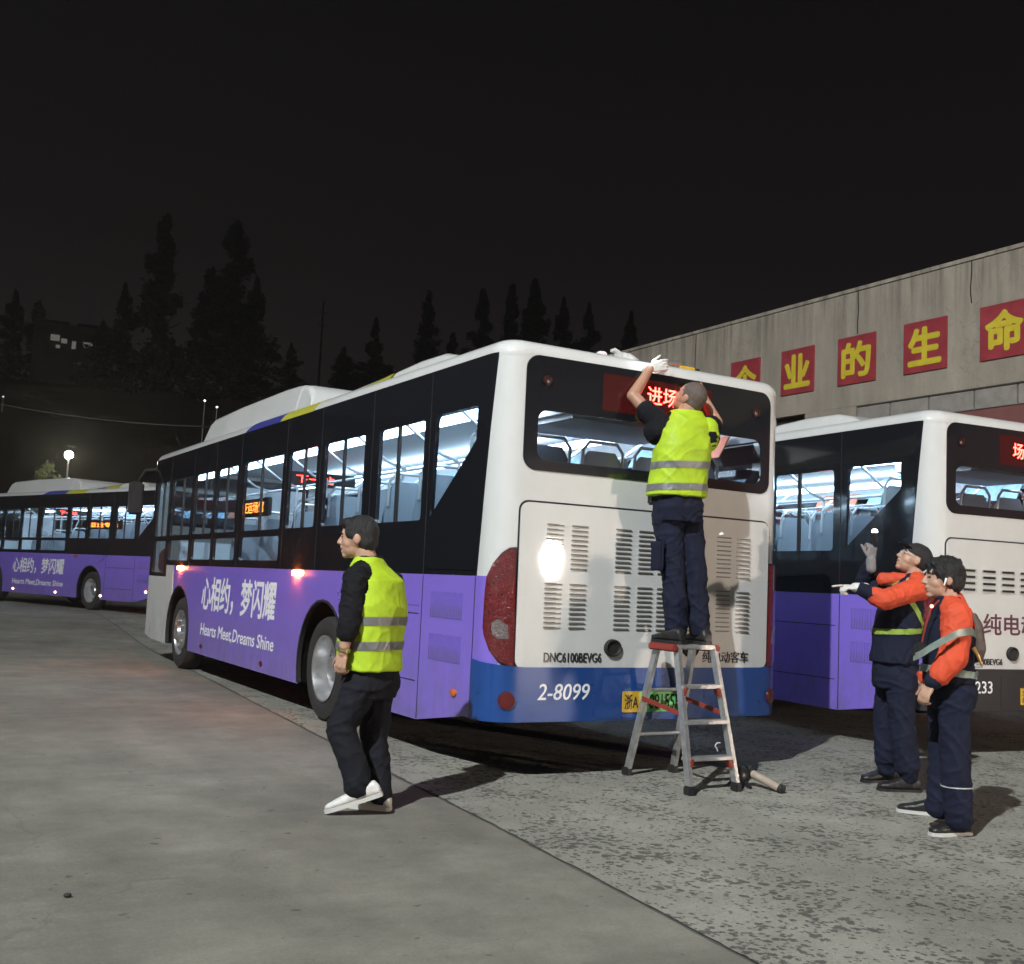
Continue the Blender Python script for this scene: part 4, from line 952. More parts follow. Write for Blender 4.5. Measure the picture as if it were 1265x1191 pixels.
def skin_obj(name, build, voxel, m, parent, base, smooth=5, disp=None):
    bm = bmesh.new(); build(bm); base = Vector(base)
    for v in bm.verts: v.co -= base
    bmesh.ops.recalc_face_normals(bm, faces=bm.faces)
    me = bpy.data.meshes.new(name); bm.to_mesh(me); bm.free()
    o = bpy.data.objects.new(name, me); TMP.collection.objects.link(o)
    r = o.modifiers.new('r', 'REMESH'); r.mode = 'VOXEL'; r.voxel_size = voxel
    s = o.modifiers.new('s', 'SMOOTH'); s.factor = .5; s.iterations = smooth
    vl = TMP.view_layers[0]; vl.update(); dg = vl.depsgraph
    me2 = bpy.data.meshes.new_from_object(o.evaluated_get(dg)); o.modifiers.clear(); o.data = me2; bpy.data.meshes.remove(me)
    TMP.collection.objects.unlink(o); col.objects.link(o)
    me2.name = name; me2.materials.clear(); me2.materials.append(m)
    if disp:
        amp, (a, b, c), ridge = disp; n_ = len(me2.vertices)
        no = np.empty(n_*3, 'f'); me2.vertices.foreach_get('normal', no); co = np.empty(n_*3, 'f'); me2.vertices.foreach_get('co', co); no = no.reshape(-1, 3); co = co.reshape(-1, 3); dd = np.empty(n_)
        for i in range(n_):
            x, y, z = co[i].tolist()
            if ridge:
                wv = noise.noise_vector((x*3.1, y*3.1, z*2.3)); x += .10*wv.x; y += .10*wv.y; z += .12*wv.z
                u1 = noise.noise((x*a*1.1+z*4, y*b*1.1-z*3, z*c*.62)); u2 = noise.noise((x*a*2-z*8+5, y*b*2+z*7, z*c*1.15+3)); u3 = noise.noise((x*34, y*34, z*30))
                dd[i] = (max(0, 1-abs(u1)*3.2)**1.5-.3)+.55*(max(0, 1-abs(u2)*3.0)**1.5-.3)+.18*u3
            else: dd[i] = noise.noise((x*a, y*b, z*c))+.45*noise.noise((x*a*2.3+9, y*b*2.3, z*c*1.7))
        me2.vertices.foreach_set('co', (co+no*(amp*dd)[:, None]).astype('f').ravel())
    me2.polygons.foreach_set('use_smooth', [True]*len(me2.polygons)); me2.update()
    o.parent = parent; return o
def cut(o, pred):
    bm = bmesh.new(); bm.from_mesh(o.data); bmesh.ops.delete(bm, geom=[f for f in bm.faces if pred(f.calc_center_median())], context='FACES'); bm.to_mesh(o.data); bm.free()
def band(src, name, co, no, half, m, parent, off=.004, pred=None, th=.003):
    bm = bmesh.new(); bm.from_mesh(src.data); no = Vector(no).normalized(); co = Vector(co)
    G = lambda: bm.verts[:]+bm.edges[:]+bm.faces[:]
    bmesh.ops.bisect_plane(bm, geom=G(), plane_co=co+no*half, plane_no=no, clear_outer=True)
    bmesh.ops.bisect_plane(bm, geom=G(), plane_co=co-no*half, plane_no=no, clear_inner=True)
    if pred: bmesh.ops.delete(bm, geom=[f for f in bm.faces if not pred(f.calc_center_median())], context='FACES')
    bm.normal_update(); nn = {v: v.normal.copy() for v in bm.verts}
    for v in bm.verts: v.co += nn[v]*off
    n2 = [(v, nn[v]) for v in bm.verts]
    ex = bmesh.ops.extrude_face_region(bm, geom=bm.faces[:], use_keep_orig=True)
    for g in ex['geom']:
        if isinstance(g, bmesh.types.BMVert): g.co += g.normal*0
    bm.normal_update()
    o = finish(name, bm, m, parent, recalc=False); return o
def head_shapes(bm, c, F, U, s=1.0, mouth=0.0, neck=None):
    L = U.cross(F); ax = (F, L, U); P = lambda f, l, u: c+(F*f+L*l+U*u)*s
    def E(f, l, u, a, b, d): ell(bm, P(f, l, u), (a*s, b*s, d*s), ax)
    E(.0, 0, .012, .099, .077, .100); E(.035, 0, -.060, .060, .056, .060); E(.070, 0, -.103, .023, .027, .019); E(.050, 0, -.02, .046, .060, .075)
    E(.082, 0, .022, .014, .048, .012); E(.045, .038, -.035, .036, .026, .032); E(.045, -.038, -.035, .036, .026, .032)
    cap(bm, P(.094, 0, .008), P(.113, 0, -.032), .0075*s, .0125*s, 10); E(.102, 0, -.037, .014, .018, .009)
    E(.092, 0, -.060+mouth*.3, .013, .024, .008); E(.088, 0, -.077-mouth, .012, .021, .009)
    for g in (1, -1): E(-.008, g*.077, -.012, .021, .011, .033)
    if neck is not None: cap(bm, P(-.022, 0, -.050), neck, .056*s, .066*s)
def face_parts(parent, base, c, F, U, s=1.0, brow=HAIR, lips=True):
    L = U.cross(F); ax = (F, L, U); P = lambda f, l, u: c-Vector(base)+(F*f+L*l+U*u)*s
    for g in (1, -1):
        bm = bmesh.new(); ell(bm, P(.087, g*.031, -.002), (.007*s, .012*s, .0040*s), ax, 10, 6); finish('eye', bm, EYE, parent)
        bm = bmesh.new(); tube(bm, [P(.097, g*.014, .020), P(.096, g*.032, .025), P(.085, g*.050, .020)], [.0035*s, .0045*s, .0025*s], 6); finish('eyebrow', bm, brow, parent)
    if lips:
        bm = bmesh.new(); ell(bm, P(.098, 0, -.068), (.0065*s, .020*s, .0055*s), ax, 10, 6); finish('lips', bm, LIP, parent)
def hair_obj(parent, base, c, F, U, s, m, short=False, amp=.006):
    L = U.cross(F); ax = (F, L, U); P = lambda f, l, u: c+(F*f+L*l+U*u)*s
    k = .55 if short else 1
    def b(bm):
        ell(bm, P(-.012, 0, .024), (.098*s+.008*k, .077*s+.008*k, .096*s+.008*k), ax)
        ell(bm, P(-.045, 0, -.020), (.058*s+.008*k, .070*s+.006*k, .072*s+.004*k), ax)
        if not short:
            ell(bm, P(.052, 0, .074), (.050*s, .074*s, .036*s), ax); ell(bm, P(.03, .062, .03), (.035*s, .022*s, .05*s), ax); ell(bm, P(.03, -.062, .03), (.035*s, .022*s, .05*s), ax)
    return skin_obj('hair', b, .005, m, parent, base, 3, (amp, (38, 38, 22), False))
def hand_shapes(bm, w_, d, pn, s=1.0, curl=28, point=False, thumb=1, spread=.0):
    """w_ wrist, d finger direction, pn direction the palm faces; thumb=+1/-1 picks the side"""
    d = Vector(d).normalized(); pn = Vector(pn); pn = (pn-d*pn.dot(d)).normalized(); sd = d.cross(pn)*thumb
    cap(bm, w_-d*.03*s, w_+d*.01*s, .027*s, .026*s, 12, 3, .75, pn)
    cap(bm, w_+d*.03*s+sd*.016*s, w_+d*.072*s+sd*.020*s, .022*s, .020*s, 12, 3, .62, pn); cap(bm, w_+d*.03*s-sd*.016*s, w_+d*.068*s-sd*.020*s, .022*s, .018*s, 12, 3, .62, pn); cap(bm, w_+d*.02*s, w_+d*.075*s, .024*s, .022*s, 12, 3, .6, pn)
    for i, (o_, ln) in enumerate(((.031, .92), (.010, 1.0), (-.011, .94), (-.031, .76))):
        p = w_+d*.082*s+sd*(o_*s); q = d+sd*(o_*spread*6); cu = 4 if (point and i == 0) else (68 if point else curl*(1+.12*i))
        q.normalize(); axis = q.cross(pn)
        for j, sl in enumerate((.040, .027, .022)):
            q = (Matrix.Rotation(R(cu*(.6 if j == 0 else 1)), 3, axis) @ q); e_ = p+q*(sl*ln*s); cap(bm, p, e_, (.0098-.0010*j)*s, (.0090-.0010*j)*s, 9, 3); p = e_
    p = w_+d*.022*s+sd*.026*s; q = (d*.75+sd*.62+pn*.30).normalized(); axis = sd.cross(d)
    for j, sl in enumerate((.036, .030, .024)):
        e_ = p+q*(sl*s); cap(bm, p, e_, (.0125-.0014*j)*s, (.0112-.0014*j)*s, 9, 3); q = (q*.9+d*.25+pn*.12).normalized(); p = e_
def shoe(parent, base, heel, toe, wd, h, um, sm, tilt=None, boot=0.0, name='shoe'):
    heel, toe, base = Vector(heel), Vector(toe), Vector(base); d = toe-heel; L_ = d.length; d.normalize()
    side_ = d.cross(Vector((0, 0, 1))).normalized(); up = side_.cross(d)
    def ub(bm):
        st = [(-.01, .55, .55), (.06, .80, .92), (.22, .86, 1.0), (.42, .92, .86), (.62, 1.0, .62), (.82, .98, .46), (.95, .74, .38), (1.01, .40, .26)]
        loft(bm, [(heel+d*(L_*t)+up*(h*hh*.5+.016), side_, wd*ww, up, h*hh*.5) for t, ww, hh in st], 18, 2.6)
        if boot: cap(bm, heel+d*(L_*.22)+up*h*.5, heel+d*(L_*.20)+up*(h+boot), wd*.95, wd*1.02)
    o = skin_obj(name, ub, .006, um, parent, base, 3, (.0025, (30, 30, 30), False))
    bm = bmesh.new()
    st = [(-.02, .50), (.05, .84), (.25, .86), (.45, .88), (.65, 1.04), (.85, 1.0), (.97, .72), (1.03, .35)]
    lo, hi = [], []
    pts = [(heel+d*(L_*t)+side_*(wd*q)) for t, q in st]+[(heel+d*(L_*t)-side_*(wd*q)) for t, q in st[::-1]]
    a = [bm.verts.new(p-base+up*.0) for p in pts]; b = [bm.verts.new(p-base+up*.022) for p in pts]
    for i in range(len(pts)): j = (i+1) % len(pts); bm.faces.new((a[i], a[j], b[j], b[i]))
    bm.faces.new(a[::-1]); bm.faces.new(b)
    finish('sole', bm, sm, o); return o
Z = Vector((0, 0, 1))
def rotz(v, deg): return Matrix.Rotation(R(deg), 3, 'Z') @ v

def walking_man():
    A = on_ground(455, 1003); J = Jf(A); B_ = Vector((A.x, A.y, 0))
    t = thing('person', 'young man in black clothes and plain yellow safety vest walking past the bus side', 'person', B_)
    F = (-RH*cos(R(34))+FH*sin(R(34))); L = Z.cross(F)
    Fh = (-RH*cos(R(6))+FH*sin(R(6))-Z*.02).normalized(); Lh = Z.cross(Fh).normalized(); Uh = Fh.cross(Lh)
    hc = J(443.5, 663.5); hs = 1.03
    hip, ws, chs, shd, nk = J(458, 842), J(457, 800), J(463, 750), J(464, 715), J(456, 690)
    sl, sr = shd+L*.165-Z*.005, shd-L*.15-Z*.03
    el, wl = J(431, 772, -.21), J(424, 806, -.21); er, wr_ = J(470, 778, .22), J(455, 825, .2)
    hl, hr = J(447, 845, -.09), J(467, 842, .08)
    kl, al = J(421, 897, -.10), J(441, 972, -.11); kr, ar_ = J(462, 912, .09), J(470, 984, .07)
    def body(bm):
        head_shapes(bm, hc, Fh, Uh, hs, .006, J(456, 702))
        loft(bm, [(hip-Z*.04, L, .12, F, .09), (ws, L, .14, F, .10), (chs, L, .165, F, .105), (shd, L, .16, F, .075), (nk, L, .07, F, .06)])
        for s_, e_, w1 in ((sl, el, wl), (sr, er, wr_)): cap(bm, s_, e_, .046, .040); cap(bm, e_, w1, .040, .028)
        for h_, k_, a_ in ((hl, kl, al), (hr, kr, ar_)): cap(bm, h_, k_, .075, .052); cap(bm, k_, a_, .052, .038)
        hand_shapes(bm, wl, (J(419, 829, -.21)-wl), FH+RH*.5, .95, 38, False, -1); hand_shapes(bm, wr_, -Z-RH*.1, -FH, .95, 30, False, 1)
    bo = skin_obj('body', body, .0055, SKIN, t, B_, 2)
    face_parts(t, B_, hc, Fh, Uh, hs); hair_obj(t, B_, hc, Fh, Uh, hs, HAIR, amp=.004)
    def jacket(bm):
        loft(bm, [(hip+Z*.03, L, .15, F, .12), (ws, L, .158, F, .125), (chs, L, .18, F, .125), (shd-Z*.02, L, .185, F, .10), (nk-Z*.03, L, .10, F, .085), (nk+Z*.015, L, .075, F, .068)])
        for s_, e_, w1 in ((sl, el, wl), (sr, er, wr_)): ell(bm, s_, (.075, .075, .075)); cap(bm, s_, e_, .076, .066); cap(bm, e_, e_.lerp(w1, .30), .066, .060)
    skin_obj('jacket', jacket, .007, BLKC, t, B_, 3, (.008, (7, 7, 16), True))
    def vest(bm):
        loft(bm, [(J(456, 827), L, .190, F, .168), (ws+Z*.0, L, .192, F, .164), (chs, L, .205, F, .158), (shd-Z*.01, L, .180, F, .130), (nk-Z*.03, L, .105, F, .092), (nk+Z*.005, L, .082, F, .075)], 30, 2.5)
    v = skin_obj('safety_vest', vest, .0065, HIVIS, t, B_, 4, (.0055, (5, 5, 4), True))
    sll = sl-B_; srr = sr-B_
    cut(v, lambda c: min((c-sll-Z*q+L*.0).length for q in (.03, -.05, -.12)) < .088 or min((c-srr+L*.06-Z*q).length for q in (.0, -.05, -.12)) < .06 or (c-(nk-B_)-Z*.02).length < .06)
    for py, hw in ((767, .024), (797, .024)): band(v, 'reflective_band', J(458, py)-B_, Z+F*.04, hw, REFL, v)
    def trou(bm):
        loft(bm, [(J(457, 812), L, .150, F, .125), (hip, L, .172, F, .142), (hip-Z*.09, L, .16, F, .13)])
        cap(bm, hl, kl, .100, .084); cap(bm, kl, al+Z*.05, .084, .074); cap(bm, al+Z*.05, al+Z*.00, .074, .070)
        cap(bm, hr, kr, .100, .080); cap(bm, kr, ar_+Z*.02, .080, .070)
    skin_obj('trousers', trou, .0075, mat('dark_denim', (.009, .0095, .014), .88, var=.3, vscale=10, bump=.2, bscale=240, spec=.25), t, B_, 4, (.009, (5, 5, 10), True))
    g1 = J(472, 983, -.11); g0 = J(404, 1004, -.11); g0.z = .006; g1.z = max(g1.z, .045)
    shoe(t, B_, g1, g0, .044, .085, SHOEW, SOLEW)
    h2 = J(482, 1001, .06); h2.z = 0; t2 = h2+(-RH*.92+FH*.2)*.27; shoe(t, B_, h2, t2, .045, .095, SHOEW, SOLEW)
    bm = bmesh.new(); wr2 = (el.lerp(wl, .9))-B_
    lathe(bm, [(-.012, .034), (-.010, .037), (.010, .037), (.012, .034)], (0, 0, 0), 'z', 16); o = finish('wristwatch', bm, mat('watch_gold', (.5, .4, .2), .3, metal=.8), t); o.location = wr2; o.rotation_euler = (wl-el).to_track_quat('Z', 'Y').to_euler()
walking_man()

def ladder_man():
    top = Vector((LT.x, LT.y, LT.z+.012)); J = Jf(top); B_ = top.copy()
    t = thing('person', 'man in yellow safety vest standing on the stepladder, arms raised to the bus window', 'person', B_)
    F = rotz(Vector((0, 1, 0)), -8); L = Z.cross(F)
    hc = J(853, 492, .06); hs = 1.03
    Fh = (rotz(Vector((0, 1, 0)), 22)*.80+Z*.55).normalized(); Lh = Z.cross(Fh).normalized(); Uh = Fh.cross(Lh)
    hip, ws, chs, shd, nk = J(838, 628), J(838, 592), J(843, 553), J(845, 522, .02), J(848, 507, .03)
    sl, sr = J(812, 522, .0), J(873, 530, .05)
    el, wl = J(782, 489, .06), J(803, 455, .18); er, wr_ = J(885, 522, .14), J(868, 489, .24)
    hl, hr = J(824, 640), J(850, 642, .06)
    kl, al = J(832, 712, -.01), J(836, 778, -.02); kr, ar_ = J(858, 712, .06), J(864, 776, .06)
    def body(bm):
        head_shapes(bm, hc, Fh, Uh, hs, .0, nk-Z*.02)
        loft(bm, [(hip-Z*.04, L, .13, F, .10), (ws, L, .15, F, .11), (chs, L, .17, F, .11), (shd, L, .15, F, .08), (nk, L, .07, F, .06)])
        for s_, e_, w1 in ((sl, el, wl), (sr, er, wr_)): cap(bm, s_, e_, .052, .045); cap(bm, e_, w1, .046, .030)
        for h_, k_, a_ in ((hl, kl, al), (hr, kr, ar_)): cap(bm, h_, k_, .080, .055); cap(bm, k_, a_, .055, .040)
        hand_shapes(bm, wr_, Z*.6-RH*.6+FH*.2, FH, .95, 42, False, -1); hand_shapes(bm, wl, Z*.30+RH*1.0, FH, .9, 30, False, 1)
    skin_obj('body', body, .0055, SKINT, t, B_, 2)
    face_parts(t, B_, hc, Fh, Uh, hs); hair_obj(t, B_, hc, Fh, Uh, hs, HAIRG, True, .001)
    def glove(bm): hand_shapes(bm, wl, Z*.30+RH*1.0, FH, 1.08, 30, False, 1)
    skin_obj('glove', glove, .004, GLOVE, t, B_, 2)
    def shirt(bm):
        loft(bm, [(hip+Z*.02, L, .155, F, .125), (ws, L, .165, F, .130), (chs, L, .185, F, .130), (shd-Z*.01, L, .185, F, .10), (nk-Z*.01, L, .09, F, .08)])
        for s_, e_ in ((sl, el), (sr, er)): cap(bm, s_-Z*.06, s_, .10, .085); cap(bm, s_, s_.lerp(e_, .42), .085, .078)
    skin_obj('t_shirt', shirt, .007, BLKC, t, B_, 3, (.007, (8, 8, 10), True))
    def vest(bm):
        loft(bm, [(J(836, 614), L, .215, F, .165), (ws, L, .205, F, .158), (chs, L, .208, F, .158), (shd-Z*.015, L, .175, F, .135), (nk-Z*.005, L, .105, F, .095)], 30, 2.6)
        cap(bm, sr-Z*.08, sr+Z*.0, .095, .085)
    v = skin_obj('safety_vest', vest, .0065, HIVIS, t, B_, 4, (.0065, (4.5, 4.5, 4), True))
    sll = sl-B_; srr = sr-B_; nkk = nk-B_
    def pr_(c):
        a = min((c-sll-Z*q).length for q in (.06, .0, -.06, -.11)); b = min((c-srr-Z*q+L*.05).length for q in (.05, .0)); return a < .098 or b < .03 or (c-nkk-Z*.02).length < .075
    cut(v, pr_)
    for py, hw in ((576, .024), (603, .024)): band(v, 'reflective_band', J(838, py)-B_, Z+L*.05, hw, REFL, v)
    def trou(bm):
        loft(bm, [(J(838, 606), L, .165, F, .130), (hip, L, .180, F, .150), (hip-Z*.10, L, .165, F, .135)])
        cap(bm, hl, kl, .110, .085); cap(bm, kl, al+Z*.0, .085, .078); cap(bm, hr, kr, .110, .085); cap(bm, kr, ar_+Z*.0, .085, .078)
    tr = skin_obj('trousers', trou, .0075, NAVY, t, B_, 4, (.010, (5, 5, 9), True))
    bm = bmesh.new(); pc = J(812, 688, -.06)-B_; box(bm, pc, (.03, .15, .19), Matrix.Rotation(R(-10), 3, 'Z'), .008); box(bm, pc+Z*.085, (.036, .16, .05), Matrix.Rotation(R(-10), 3, 'Z'), .006); finish('cargo_pocket', bm, NAVY, tr)
    bm = bmesh.new(); bc = J(806, 616, .0)-B_; box(bm, bc, (.05, .07, .09), None, .012); finish('belt_pouch', bm, SHOEB, tr)
    for a_, off in ((al, -.02), (ar_, .0)):
        h_ = Vector((a_.x+off, a_.y-.10, B_.z)); shoe(t, B_, h_, h_+rotz(Vector((0, 1, 0)), 12 if a_ is al else -4)*.27, .050, .10, SHOEB, SHOEB)
    # small torch held in the right hand
    tt = thing('torch', 'slim silver torch held up in the worker\'s hand against the bus window top', 'torch', wl+Z*.06+RH*.07+FH*.02)
    bm = bmesh.new(); tube(bm, [(0, 0, 0), RH*.16-Z*.015], [.011, .011], 12); finish('barrel', bm, mat('silver_metal', (.6, .6, .6), .3, metal=.9), tt)
    bm = bmesh.new(); tube(bm, [-RH*.03+Z*.002, (0, 0, 0)], [.018, .012], 12); hd = finish('torch_head', bm, MATS['silver_metal'], tt)
    bm = bmesh.new(); ell(bm, -RH*.032+Z*.002, (.014, .014, .014)); finish('bulb', bm, mat('torch_bulb', (1, 1, 1), .4, emit=(.95, .97, 1), estr=30), hd)
    l = bpy.data.lights.new('torch_light', 'POINT'); l.energy = 1.6; l.color = (.93, .95, 1); l.shadow_soft_size = .02
    lo = bpy.data.objects.new('torch_light', l); link(lo, tt); lo.location = -RH*.055-FH*.02
ladder_man()

def pointing_man():
    A = on_ground(1108, 975); J = Jf(A); B_ = Vector((A.x, A.y, 0))
    t = thing('person', 'worker in cap looking up, pointing with a white glove and holding up a torch', 'person', B_)
    F = (-RH*cos(R(18))+FH*sin(R(18))); L = Z.cross(F)
    Fh = (-RH*.90+FH*.12+Z*.50).normalized(); Lh = Z.cross(Fh).normalized(); Uh = Fh.cross(Lh)
    hc = J(1130, 691); hs = 1.0
    hip, ws, chs, shd, nk = J(1106, 832), J(1107, 790), J(1112, 750), J(1118, 722), J(1132, 708)
    sl, sr = J(1134, 728, -.15), J(1098, 722, .17)
    el, wl = J(1092, 741, -.30), J(1060, 726, -.26); er, wr_ = J(1066, 724, .22), J(1076, 692, .10)
    hl, hr = J(1112, 838, -.09), J(1100, 836, .09)
    kl, al = J(1115, 900, -.10), J(1122, 960, -.10); kr, ar_ = J(1094, 893, .10), J(1096, 950, .10)
    def body(bm):
        head_shapes(bm, hc, Fh, Uh, hs, .004, J(1130, 722))
        loft(bm, [(hip-Z*.04, L, .13, F, .10), (ws, L, .15, F, .12), (chs, L, .17, F, .12), (shd, L, .15, F, .08), (nk-Z*.02, L, .07, F, .06)])
        for s_, e_, w1 in ((sl, el, wl), (sr, er, wr_)): cap(bm, s_, e_, .048, .042); cap(bm, e_, w1, .042, .030)
        for h_, k_, a_ in ((hl, kl, al), (hr, kr, ar_)): cap(bm, h_, k_, .080, .055); cap(bm, k_, a_, .055, .040)
        hand_shapes(bm, wl, -RH, -Z+FH*.3, .92, 30, True, -1); hand_shapes(bm, wr_, Z+RH*.12, FH-RH*.35, .92, 74, False, 1)
    skin_obj('body', body, .0055, SKIN, t, B_, 2)
    face_parts(t, B_, hc, Fh, Uh, hs)
    P = lambda f, l, u: hc-B_+(Fh*f+Lh*l+Uh*u)*hs
    for g in (1, -1):
        bm = bmesh.new(); tube(bm, [P(.104+.0*g, g*.034+.020*cos(a), .002+.016*sin(a)) for a in [2*pi*k/14 for k in range(15)]], .0018, 5); gl = finish('spectacle_rim', bm, RAIL, t)
        bm = bmesh.new(); tube(bm, [P(.100, g*.055, .004), P(.0, g*.083, .008)], .0018, 5); finish('spectacle_arm', bm, RAIL, t)
    def capb(bm):
        ell(bm, hc+(-Fh*.010+Uh*.030)*hs, (.108*hs, .090*hs, .094*hs), (Fh, Lh, Uh)); ell(bm, hc+(-Fh*.04+Uh*.0)*hs, (.07*hs, .082*hs, .07*hs), (Fh, Lh, Uh))
    c = skin_obj('cap', capb, .006, mat('dark_cap', (.016, .014, .014), .85, var=.3, vscale=30), t, B_, 3, (.003, (20, 20, 20), False))
    cut(c, lambda q: (q-(hc-B_)).dot(Uh) < .022 and (q-(hc-B_)).dot(Fh) > -.02)
    bm = bmesh.new(); loft(bm, [(P(.07, 0, .052), Lh, .075, Uh, .006), (P(.12, 0, .056), Lh, .066, Uh, .005), (P(.155, 0, .052), Lh, .035, Uh, .004)], 18, 2.2); finish('cap_peak', bm, MATS['dark_cap'], c)
    def jacket(bm):
        loft(bm, [(J(1104, 818), L, .20, F, .165), (ws, L, .195, F, .162), (chs, L, .195, F, .155), (shd-Z*.02, L, .19, F, .12), (nk-Z*.035, L, .095, F, .085), (nk-Z*.0, L, .075, F, .068)])
    jk = skin_obj('jacket', jacket, .007, NAVY, t, B_, 3, (.009, (6, 6, 9), True))
    def slv(bm): ell(bm, sl+Z*.0, (.085, .085, .085)); cap(bm, nk.lerp(sl, .45), sl, .06, .082); cap(bm, sl, el, .084, .070); cap(bm, el, el.lerp(wl, .35), .070, .064)
    skin_obj('orange_sleeve', slv, .0065, ORNG, t, B_, 3, (.007, (8, 8, 8), True))
    def cuf(bm): cap(bm, el.lerp(wl, .35), el.lerp(wl, .85), .062, .050)
    skin_obj('cuff', cuf, .008, NAVY, t, B_, 3, (.005, (12, 12, 12), True))
    def slv2(bm): ell(bm, sr, (.08, .08, .08)); cap(bm, sr, er, .076, .066); cap(bm, er, er.lerp(wr_, .75), .064, .052)
    skin_obj('sleeve', slv2, .008, NAVY, t, B_, 3, (.008, (9, 9, 9), True))
    def yoke(bm): cap(bm, J(1092, 716, .10), J(1118, 716, .02), .052, .05); cap(bm, J(1118, 716, .05), nk-Z*.03, .05, .05)
    skin_obj('orange_yoke', yoke, .0065, ORNG, t, B_, 3, (.006, (9, 9, 9), True))
    def gl1(bm): hand_shapes(bm, wl, -RH, -Z+FH*.3, 1.02, 30, True, -1); cap(bm, wl+RH*.05, wl-RH*.02, .036, .034)
    skin_obj('white_glove', gl1, .004, GLOVE, t, B_, 2, (.001, (40, 40, 40), False))
    def gl2(bm): hand_shapes(bm, wr_, Z+RH*.12, FH-RH*.35, 1.06, 74, False, 1); cap(bm, wr_-Z*.06, wr_, .038, .036)
    skin_obj('grey_glove', gl2, .004, GLOVEG, t, B_, 2, (.001, (40, 40, 40), False))
    band(jk, 'waist_belt', J(1104, 779)-B_, Z-RH*.06, .019, LIME, jk, .006)
    band(jk, 'chest_strap', J(1108, 735)-B_, (RH*.85+Z*.6), .018, LIME, jk, .006, pred=lambda c: c.dot(FH) < -.05+(shd-B_).dot(FH)*0)
    def trou(bm):
        loft(bm, [(J(1105, 806), L, .165, F, .145), (hip, L, .185, F, .165), (hip-Z*.10, L, .17, F, .15)])
        for h_, k_, a_ in ((hl, kl, al), (hr, kr, ar_)): cap(bm, h_, k_, .106, .088); cap(bm, k_, k_.lerp(a_, .75), .088, .088); cap(bm, k_.lerp(a_, .75), a_, .086, .062)
    skin_obj('trousers', trou, .0075, NAVY, t, B_, 4, (.009, (5, 5, 9), True))
    for a_, hx, tx in ((al, (1136, 979), (1090, 977)), (ar_, (1106, 966), (1062, 967))):
        h_ = on_ground(*hx); t_ = on_ground(*tx); t_ = h_+(t_-h_).normalized()*.29; shoe(t, B_, h_, t_, .050, .105, SHOEB, SHOEB, boot=.06, name='boot')
    tt = thing('torch', 'black torch with a bright white lamp in the grey gloved hand', 'torch', J(1079, 672, .06))
    tb_ = tt.location.copy()
    q0, q1 = J(1080.5, 670, .12)-tb_, J(1080.5, 657, .10)-tb_
    bm = bmesh.new(); tube(bm, [J(1080, 694, .15)-tb_, q0], [.014, .017], 12); finish('barrel', bm, SHOEB, tt)
    bm = bmesh.new(); tube(bm, [q0, q1], [.018, .026], 14); hd = finish('torch_head', bm, SHOEB, tt)
    bm = bmesh.new(); ell(bm, q1, (.021, .021, .021)); finish('bulb', bm, MATS['torch_bulb'], hd)
    l = bpy.data.lights.new('torch_light', 'SPOT'); l.energy = 14; l.color = (.9, .93, 1); l.spot_size = R(50); l.spot_blend = .6; l.shadow_soft_size = .02
    lo = bpy.data.objects.new('torch_light', l); link(lo, tt); dd = (q1-q0).normalized(); lo.location = q1+dd*.03; lo.rotation_euler = (-RH*.5+FH*.6+Z*.4).to_track_quat('-Z', 'Y').to_euler()
pointing_man()

